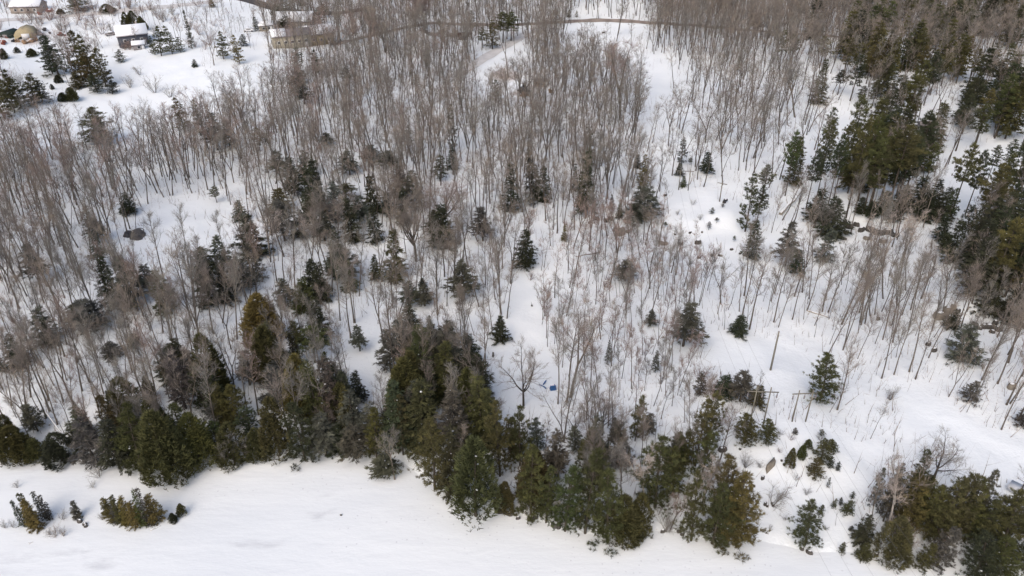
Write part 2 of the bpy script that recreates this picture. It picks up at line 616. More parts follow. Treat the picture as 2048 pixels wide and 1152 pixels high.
def ribbon(name, pts, width, mat, lift=0.1):
    P = []
    for (a, b) in zip(pts[:-1], pts[1:]):
        for k in range(14):
            t = k / 14
            P.append((a[0] + (b[0] - a[0]) * t, a[1] + (b[1] - a[1]) * t))
    P.append(pts[-1])
    x, y, _ = px2w([p[0] for p in P], [p[1] for p in P])
    x = np.convolve(np.pad(x, 4, mode='edge'), np.ones(9) / 9, 'valid')
    y = np.convolve(np.pad(y, 4, mode='edge'), np.ones(9) / 9, 'valid')
    tx, ty = np.gradient(x), np.gradient(y)
    L = np.hypot(tx, ty) + 1e-6
    nx, ny = -ty / L, tx / L
    rows = []
    offs = np.linspace(-0.5, 0.5, 5)
    for o in offs:
        X, Y = x + nx * width * o, y + ny * width * o
        rows.append(np.stack([X, Y, terrain(X, Y) + lift + 0.25 * (0.25 - o * o)], 1))
    n = len(x)
    V = np.vstack(rows)
    F = []
    for r in range(4):
        for k in range(n - 1):
            a, b = r * n + k, r * n + k + 1
            F += [(a, b, b + n), (a, b + n, a + n)]
    o = MB().add(V, F).build(name, mat)
    return tag(o, kind="structure")


ribbon("highway", [(440, -14), (510, 4), (560, 20), (620, 27), (680, 27), (740, 16)], 6.5, plain("asphalt", (0.075, 0.07, 0.07), 0.85, 0.25, 0.3))
ribbon("gravel_road", [(655, 92), (740, 72), (800, 58), (860, 46), (940, 50), (1030, 50), (1130, 44), (1200, 40), (1300, 45), (1420, 54), (1540, 64), (1700, 76)], 4.0, M_ROAD)
ribbon("ploughed_lane", [(-30, 42), (60, 38), (160, 30), (270, 20), (380, 9), (440, 2)], 5.0, M_ROADL)
ribbon("driveway_track", [(900, 160), (960, 122), (1010, 92), (1060, 64)], 5.0, M_ROADL)
# ------------------------------------------------------------------ trees: bare (leafless) kinds
UP = np.array([0, 0, 1.0])


def rot_dir(rng, d, ang):
    """d turned away by ang in a random sideways direction."""
    r = rng.normal(size=3)
    s = np.cross(d, r)
    s /= np.linalg.norm(s) + 1e-9
    v = d * math.cos(ang) + s * math.sin(ang)
    return v / np.linalg.norm(v)


def path(rng, p, d, length, n, wob, up):
    P = [np.array(p, float)]
    d = np.array(d, float)
    for _ in range(n):
        d = d + rng.normal(size=3) * wob + UP * up
        d /= np.linalg.norm(d)
        P.append(P[-1] + d * length / n)
    return np.array(P), d


def sliver(mb, rng, p, d, length, w, mat, clump):
    s = np.cross(d, rng.normal(size=3))
    s *= w / (np.linalg.norm(s) + 1e-9)
    mb.add([p - s * .5, p + s * .5, p + d * length], [(0, 1, 2)], mat, clump)


def bare_variant(seed, style, far=False):
    """Returns (trunk MB, crown MB, height). Heights are metres at scale 1."""
    rng = np.random.default_rng(seed)
    tr, cr = MB(), MB()
    H = {'wood': 18.0, 'fork': 17.0, 'oak': 15.0, 'birch': 15.0, 'pole': 12.0, 'round': 17.0}[style]
    r0 = {'wood': .19, 'fork': .21, 'oak': .27, 'birch': .20, 'pole': .075, 'round': .26}[style]
    sides = 3 if far else 6
    stems = []
    lean = rng.normal(size=2) * 0.06
    d0 = np.array([lean[0], lean[1], 1.0])
    if style in ('wood', 'pole'):
        P, _ = path(rng, (0, 0, -0.4), d0, H, 9, 0.045, 0.05)
        R = r0 * np.linspace(1, 0.0, 10) ** 0.75 + 0.02
        R[0] *= 1.25
        tr.tube(P, R, sides)
        stems.append((P, R, 0.48 if style == 'wood' else 0.45))
    elif style in ('fork', 'birch'):
        hf = rng.uniform(0.22, 0.5) * H
        P, d = path(rng, (0, 0, -0.4), d0, hf + .4, 4, 0.04, 0.03)
        R = r0 * np.linspace(1.1, 0.82, 5)
        tr.tube(P, R, sides)
        k = rng.integers(2, 4)
        a0 = rng.uniform(0, 6.28)
        for j in range(k):
            a = a0 + j * 6.28 / k + rng.normal() * .3
            s = rng.uniform(.22, .42)
            dd = d + np.array([math.cos(a) * s, math.sin(a) * s, 0])
            P2, _ = path(rng, P[-1], dd / np.linalg.norm(dd), (H - hf) * rng.uniform(.8, 1.05), 7, 0.07, 0.09)
            R2 = r0 * .66 * np.linspace(1, 0, 8) ** .8 + .018
            tr.tube(P2, R2, sides)
            stems.append((P2, R2, 0.18))
    else:
        hf = (0.30 if style == 'oak' else 0.36) * H
        P, d = path(rng, (0, 0, -0.4), d0, hf + .4, 4, 0.03, 0.03)
        R = r0 * np.linspace(1.15, 0.85, 5)
        tr.tube(P, R, sides)
        k = 5 if style == 'oak' else 7
        a0 = rng.uniform(0, 6.28)
        for j in range(k):
            a = a0 + j * 2.4
            s = rng.uniform(.5, 1.3) if style == 'oak' else rng.uniform(.25, .75)
            if j == 0:
                s = .12
            dd = d + np.array([math.cos(a) * s, math.sin(a) * s, 0])
            t = 1 - 0.3 * rng.random() * (j > 0)
            st = P[0] + (P[-1] - P[0]) * t
            P2, _ = path(rng, st, dd / np.linalg.norm(dd), (H - hf) * rng.uniform(.75, 1.0), 7, 0.10, 0.07)
            R2 = r0 * .55 * np.linspace(1, 0, 8) ** .8 + .018
            tr.tube(P2, R2, sides)
            stems.append((P2, R2, 0.15))
    nb = {'wood': 22, 'fork': 11, 'oak': 10, 'birch': 10, 'pole': 13, 'round': 11}[style]
    up = {'wood': .06, 'fork': .10, 'oak': .03, 'birch': .12, 'pole': .10, 'round': .10}[style]
    lb = {'wood': 4.6, 'fork': 3.5, 'oak': 3.8, 'birch': 3.2, 'pole': 2.2, 'round': 4.4}[style]
    if far:
        nb = int(nb * .75)
    wtw = 0.055 if far else 0.030
    for P, R, t0 in stems:
        n = len(P) - 1
        for i in range(nb):
            t = t0 + (1 - t0) * ((i + rng.random()) / nb) ** 0.9
            q = min(t * n, n - 1e-3)
            k = int(q)
            p = P[k] + (P[k + 1] - P[k]) * (q - k)
            ax = P[k + 1] - P[k]
            ax /= np.linalg.norm(ax)
            d = rot_dir(rng, ax, rng.uniform(.5, 1.05) if style != 'oak' else rng.uniform(.6, 1.2))
            L = lb * (1.15 - .70 * t) * rng.uniform(.65, 1.25)
            r = max(R[k] * .45, .018)
            cl = rng.random()
            if far:
                B, dl = path(rng, p, d, L, 2, .12, up * 1.5)
                cr.tube(B, [r, r * .6, .012], 3, 0, cl)
            else:
                B, dl = path(rng, p, d, L, 4, .12, up)
                cr.tube(B, r * np.linspace(1, .15, 5) + .006, 4, 0, cl)
            ns = 4 if far else 7
            for s_ in range(ns):
                u = rng.uniform(.2, 1.0)
                q2 = min(u * (len(B) - 1), len(B) - 1 - 1e-3)
                k2 = int(q2)
                p2 = B[k2] + (B[k2 + 1] - B[k2]) * (q2 - k2)
                a2 = B[k2 + 1] - B[k2]
                a2 /= np.linalg.norm(a2)
                d2 = rot_dir(rng, a2, rng.uniform(.4, .9)) + UP * .25
                d2 /= np.linalg.norm(d2)
                L2 = L * (.55 - .3 * u) * rng.uniform(.7, 1.3) + .5
                if far:
                    sliver(cr, rng, p2, d2, L2, .06, 1, cl)
                else:
                    C, _ = path(rng, p2, d2, L2, 2, .12, .08)
                    cr.tube(C, [.02, .013, .005], 3, 1, cl)
                for w_ in range(5 if far else 7):
                    u3 = rng.uniform(.15, 1)
                    p3 = p2 + d2 * L2 * u3
                    d3 = rot_dir(rng, d2, rng.uniform(.3, .9)) + UP * .15
                    sliver(cr, rng, p3, d3, rng.uniform(.5, 1.1) * (1.25 if far else 1), wtw, 1, cl)
    return tr, cr, H


def shrub_variant(seed):
    rng = np.random.default_rng(seed)
    st, cr = MB(), MB()
    for i in range(9):
        a, s = rng.uniform(0, 6.28), rng.uniform(.15, .7)
        d = np.array([math.cos(a) * s, math.sin(a) * s, 1.0])
        P, dl = path(rng, (math.cos(a) * .1, math.sin(a) * .1, -.2), d / np.linalg.norm(d), rng.uniform(2.2, 3.6), 4, .1, .05)
        st.tube(P, [.04, .032, .025, .016, .008], 4)
        for j in range(14):
            u = rng.uniform(.25, 1) * 3.99
            k = int(u)
            p = P[k] + (P[k + 1] - P[k]) * (u - k)
            d2 = rot_dir(rng, dl, rng.uniform(.3, .9))
            L = rng.uniform(.5, 1.3)
            sliver(cr, rng, p, d2, L, .03, 0, rng.random())
            for m in range(3):
                sliver(cr, rng, p + d2 * L * rng.uniform(.2, .9), rot_dir(rng, d2, .7), rng.uniform(.3, .7), .025, 0, rng.random())
    return st, cr, 3.4


# ------------------------------------------------------------------ trees: conifers
def tuft(mb, rng, p, d, n, L, w, ang, clump):
    """A spray of needle-shaped faces round direction d."""
    N = rng.normal(size=(n, 3))
    D = d[None, :] + N * ang
    D /= np.linalg.norm(D, axis=1)[:, None]
    S = np.cross(D, rng.normal(size=(n, 3)))
    S /= np.linalg.norm(S, axis=1)[:, None] + 1e-9
    LL = L * rng.uniform(.6, 1.2, n)[:, None]
    b = p[None, :] + rng.normal(size=(n, 3)) * L * .12
    V = np.stack([b - S * w * .3, b + S * w * .3, b + D * LL * .6 + S * w * .6, b + D * LL], 1).reshape(-1, 3)
    i = np.arange(n)[:, None] * 4
    F = np.concatenate([i + np.array([[0, 1, 2]]), i + np.array([[0, 2, 3]])])
    mb.add(V, F, 0, np.clip(clump + rng.normal(size=n * 4) * .08, 0, 1))


def snow_lump(mb, rng, p, s):
    n = 6
    a = np.arange(n) * 6.283 / n
    ring = np.stack([np.cos(a) * s * rng.uniform(.7, 1.3, n), np.sin(a) * s * rng.uniform(.7, 1.3, n), np.zeros(n)], 1) + p
    V = np.vstack([ring, [p + np.array([0, 0, s * .45])], [p - np.array([0, 0, s * .25])]])
    F = []
    for j in range(n):
        F += [(j, (j + 1) % n, n), ((j + 1) % n, j, n + 1)]
    mb.add(V, F, 1, .5)


def pine_variant(seed, bare=0.4, snow=6, dens=1.3, nn_t=20, wn=.08):
    """Tall open pine: tiers of level boughs, tufts of needles at the outer ends."""
    rng = np.random.default_rng(seed)
    tr, cr, sn = MB(), MB(), []
    H, Rm = 18.0, 4.0
    P, _ = path(rng, (0, 0, -.4), (rng.normal() * .03, rng.normal() * .03, 1), H + .2, 8, .02, .04)
    tr.tube(P, .24 * np.linspace(1.1, .08, 9), 6)
    nt = int(11.5 * dens)
    for i in range(nt):
        t = bare + (1 - bare) * (i + rng.uniform(.1, .9)) / nt
        u = (t - bare) / (1 - bare)
        rr = Rm * (((1 - u) ** .62) * (.62 + .38 * min(1, 2.6 * u)) * rng.uniform(.68, 1.22) + .07)
        q = t * 8 - 1e-3
        k = int(q)
        c = P[k] + (P[k + 1] - P[k]) * (q - k)
        a0 = rng.uniform(0, 6.28)
        nbr = rng.integers(4, 7)
        for j in range(nbr):
            if rng.random() < .16:
                continue
            a = a0 + j * 6.283 / nbr + rng.normal() * .25
            L = rr * rng.uniform(.6, 1.2)
            d = np.array([math.cos(a), math.sin(a), rng.uniform(-.08, .25) + .5 * max(0, u - .6)])
            B, dl = path(rng, c, d / np.linalg.norm(d), L, 3, .08, .07)
            tr.tube(B, [.055, .04, .025, .01], 3)
            cl = rng.random()
            nn = int(max(3, L * 3.2))
            for s in range(nn):
                v = rng.uniform(.35, 1.0) * 2.999
                kk = int(v)
                p = B[kk] + (B[kk + 1] - B[kk]) * (v - kk)
                p = p + np.array([rng.normal() * .35, rng.normal() * .35, rng.normal() * .07]) * (L / 3.5 + .3)
                dd = d * .5 + np.array([rng.normal() * .4, rng.normal() * .4, .55])
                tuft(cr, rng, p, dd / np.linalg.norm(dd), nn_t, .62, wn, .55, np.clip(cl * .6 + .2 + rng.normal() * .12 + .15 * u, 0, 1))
            if rng.random() < snow / (nt * 5.0):
                sn.append(B[2] + np.array([0, 0, .3]))
    tuft(cr, rng, P[-1], UP, 20, .8, .12, .5, .7)
    for p in sn:
        snow_lump(cr, rng, p, rng.uniform(.08, .22))
    return tr, cr, H, Rm


def spruce_variant(seed, bare=.06, snow=8, narrow=1.0, droop=.3, gaps=.08):
    """Dense pointed conifer (hemlock, spruce, fir): drooping sprays from ground to tip."""
    rng = np.random.default_rng(seed)
    tr, cr, sn = MB(), MB(), []
    H, Rm = 16.0, 3.1 * narrow
    P, _ = path(rng, (0, 0, -.4), (rng.normal() * .015, rng.normal() * .015, 1), H + .2, 8, .012, .03)
    tr.tube(P, .2 * np.linspace(1.1, .06, 9), 5)
    nt = 25
    ph = rng.uniform(0, 6.28, 4)
    for i in range(nt):
        t = bare + (.985 - bare) * ((i + rng.random()) / nt)
        u = (t - bare) / (1 - bare)
        rr = Rm * ((1 - u) ** .8) * (.75 + .25 * min(1, u * 6)) + .18
        q = t * 8 - 1e-3
        k = int(q)
        c = P[k] + (P[k + 1] - P[k]) * (q - k)
        nbr = int(5 + 3 * (1 - u))
        a0 = rng.uniform(0, 6.28)
        for j in range(nbr):
            if rng.random() < gaps:
                continue
            a = a0 + j * 6.283 / nbr + rng.normal() * .2
            L = rr * rng.uniform(.7, 1.15) * (1 + .16 * math.sin(2 * a + ph[0] + 5 * u) + .12 * math.sin(3 * a + ph[1] - 7 * u))
            d = np.array([math.cos(a), math.sin(a), .28 - droop * (1 - .5 * u)])
            d /= np.linalg.norm(d)
            B, _ = path(rng, c, d, L, 2, .05, -.10)
            if i % 3 == 0:
                tr.tube(B, [.03, .02, .008], 3)
            cl = rng.random()
            nn = int(max(3, L * 3.6))
            for s in range(nn):
                v = rng.uniform(.2, 1.0) * 1.999
                kk = int(v)
                p = B[kk] + (B[kk + 1] - B[kk]) * (v - kk) + rng.normal(size=3) * np.array([.2, .2, .06])
                dd = d + np.array([rng.normal() * .55, rng.normal() * .55, -.12])
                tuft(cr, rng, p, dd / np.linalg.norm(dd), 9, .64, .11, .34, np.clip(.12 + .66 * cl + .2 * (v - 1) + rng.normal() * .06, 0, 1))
            if rng.random() < snow / 190.0:
                sn.append(B[1] + np.array([0, 0, .2]))
    tuft(cr, rng, P[-1] - UP * .4, UP, 10, .9, .10, .25, .7)
    for p in sn:
        snow_lump(cr, rng, p, rng.uniform(.07, .2))
    return tr, cr, H, Rm


def cedar_variant(seed, snow=4, flat=1.0):
    """Dense rounded flame of upright sprays (cedar), one or several leaders."""
    rng = np.random.default_rng(seed)
    tr, cr = MB(), MB()
    H, Rm = 12.0, 3.0
    P, _ = path(rng, (0, 0, -.4), (rng.normal() * .02, rng.normal() * .02, 1), H * .93, 6, .015, .03)
    tr.tube(P, .2 * np.linspace(1.1, .08, 7), 5)
    lead = [(0, 0, 1.0, 1.0)]
    for j in range(rng.integers(2, 5)):
        a = rng.uniform(0, 6.28)
        lead.append((math.cos(a) * Rm * .42, math.sin(a) * Rm * .42, rng.uniform(.6, .92), rng.uniform(.5, .75)))
    for (lx, ly, lh, lr) in lead:
        n = int(620 * lr)
        for s in range(n):
            t = rng.uniform(.04, 1) ** .9
            prof = (math.sin(math.pi * (0.10 + .90 * t) ** .72) ** .62) * (1 - .30 * t)
            a = rng.uniform(0, 6.28)
            lump = 1 + .13 * math.sin(3 * a + 9 * t + lx) + .10 * math.sin(5 * a - 13 * t + ly)
            r = Rm * lr * prof * lump * (rng.uniform(.45, 1.0) ** .5)
            p = np.array([lx * (1 - .3 * t) + math.cos(a) * r, ly * (1 - .3 * t) + math.sin(a) * r, t * H * lh])
            d = np.array([math.cos(a) * .55, math.sin(a) * .55, .75])
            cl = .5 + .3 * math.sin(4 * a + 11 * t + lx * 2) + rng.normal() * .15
            tuft(cr, rng, p, d / np.linalg.norm(d), 7, .62, .12, .36, np.clip(cl, 0, 1))
    for j in range(snow):
        a, t = rng.uniform(0, 6.28), rng.uniform(.3, .85)
        snow_lump(cr, rng, np.array([math.cos(a) * Rm * .8 * (1 - t), math.sin(a) * Rm * .8 * (1 - t), t * H]), rng.uniform(.07, .18))
    return tr, cr, H, Rm


CONIFER = {}
for kind, maker in (("P", lambda s: pine_variant(900 + s, bare=[.42, .32, .50, .17, .37, .10, .05, .10][s], dens=[1.3, 1.2, 1.3, 1.4, 1.2, 1.4, 1.9, 1.8][s])),
                    ("H", lambda s: spruce_variant(700 + s, bare=[.05, .10, .04, .14, .08, .05][s % 6], droop=[.3, .42, .22, .35, .3, .45][s % 6])),
                    ("K", lambda s: spruce_variant(1500 + s, bare=[.16, .25, .10, .30][s % 4], narrow=.85, droop=[.35, .2, .45, .3][s % 4], gaps=.33, snow=6)),
                    ("S", lambda s: spruce_variant(500 + s, bare=.05, narrow=.6, droop=.35, gaps=.30, snow=2)),
                    ("C", lambda s: cedar_variant(300 + s))):
    lst = []
    for s in range({"P": 8, "H": 6, "K": 4, "S": 3, "C": 5}[kind]):
        tr, cr, H, Rm = maker(s)
        lst.append((tr.mesh("trunk", [M_BARK]), cr.mesh("crown", [M_NEEDLE, M_SNOW]), H, Rm))
    CONIFER[kind] = lst

TINT = {'o': (0.095, 0.090, 0.039), 'y': (0.155, 0.128, 0.046), 'g': (0.078, 0.082, 0.037), 'd': (0.053, 0.059, 0.036), 'k': (0.098, 0.096, 0.076)}
TINT_WORD = {'o': "olive brown", 'y': "golden brown", 'g': "mid green", 'd': "dark green", 'k': "grey green"}
KIND = {"P": ("pine_tree", "pine", "pines among the snowy woods"), "H": ("hemlock_tree", "conifer", "hemlocks among the snowy woods"),
        "S": ("spruce_tree", "spruce", "thin spruces on the ice islet"), "C": ("cedar_tree", "cedar", "cedars along the shore and yards")}
TRUNK_C = (0.085, 0.072, 0.058)
THINGS = []          # (object, kind key, category word, look words, px, py): labelled at the end


def conifer(px, by, ty, w, kind, tint, rng):
    x, y, z = ground(px, by)
    h = height_for(px, by, ty)
    s = mpp(px, (by + ty) / 2 if by - ty < 160 else by - 80)
    lst = CONIFER['K' if kind == 'H' and tint == 'k' else kind]
    if kind == 'P':
        pick = (6, 7) if px < 520 and by < 320 else (6, 7) if by > 1000 else (3, 5, 6, 7) if by > 780 else (0, 2, 4) if px > 1500 and (by < 470 or 700 < by < 900) else range(6)
        lst = [lst[q] for q in pick]
    tr, cr, H, Rm = lst[rng.integers(len(lst))]
    rad = max(w * .5 * s * (1.0 if w <= 24 or (kind == 'P' and by < 470) else 1.75 if px < 520 and by < 320 and kind == 'P' else 1.15), .25)
    sxy = rad / (Rm * 1.02)
    name, cat, grp = KIND[kind]
    small = h < 4.2
    if small:
        name, cat, grp = "young_conifer", "young conifer", "young conifers on the open snow"
    root = empty(name, (x, y, max(z, 0) - .05), rng.uniform(0, 6.28), None, cat, grp)
    root.scale = (sxy, sxy, h / H)
    c = np.array(TINT[tint]) * (1 + rng.normal(size=3) * .05) * rng.uniform(.85, 1.15)
    put("trunk", tr, root, None, TRUNK_C)
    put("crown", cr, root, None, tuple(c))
    size = "tall" if h > 15 else "short" if h < 9 else "medium"
    shape = "wide" if rad * 2.6 > h else "narrow" if rad * 6.5 < h else "full"
    THINGS.append((root, name, cat, f"{size} {shape} {TINT_WORD[tint]}" if not small else f"small {TINT_WORD[tint]}", px, by))
    return root


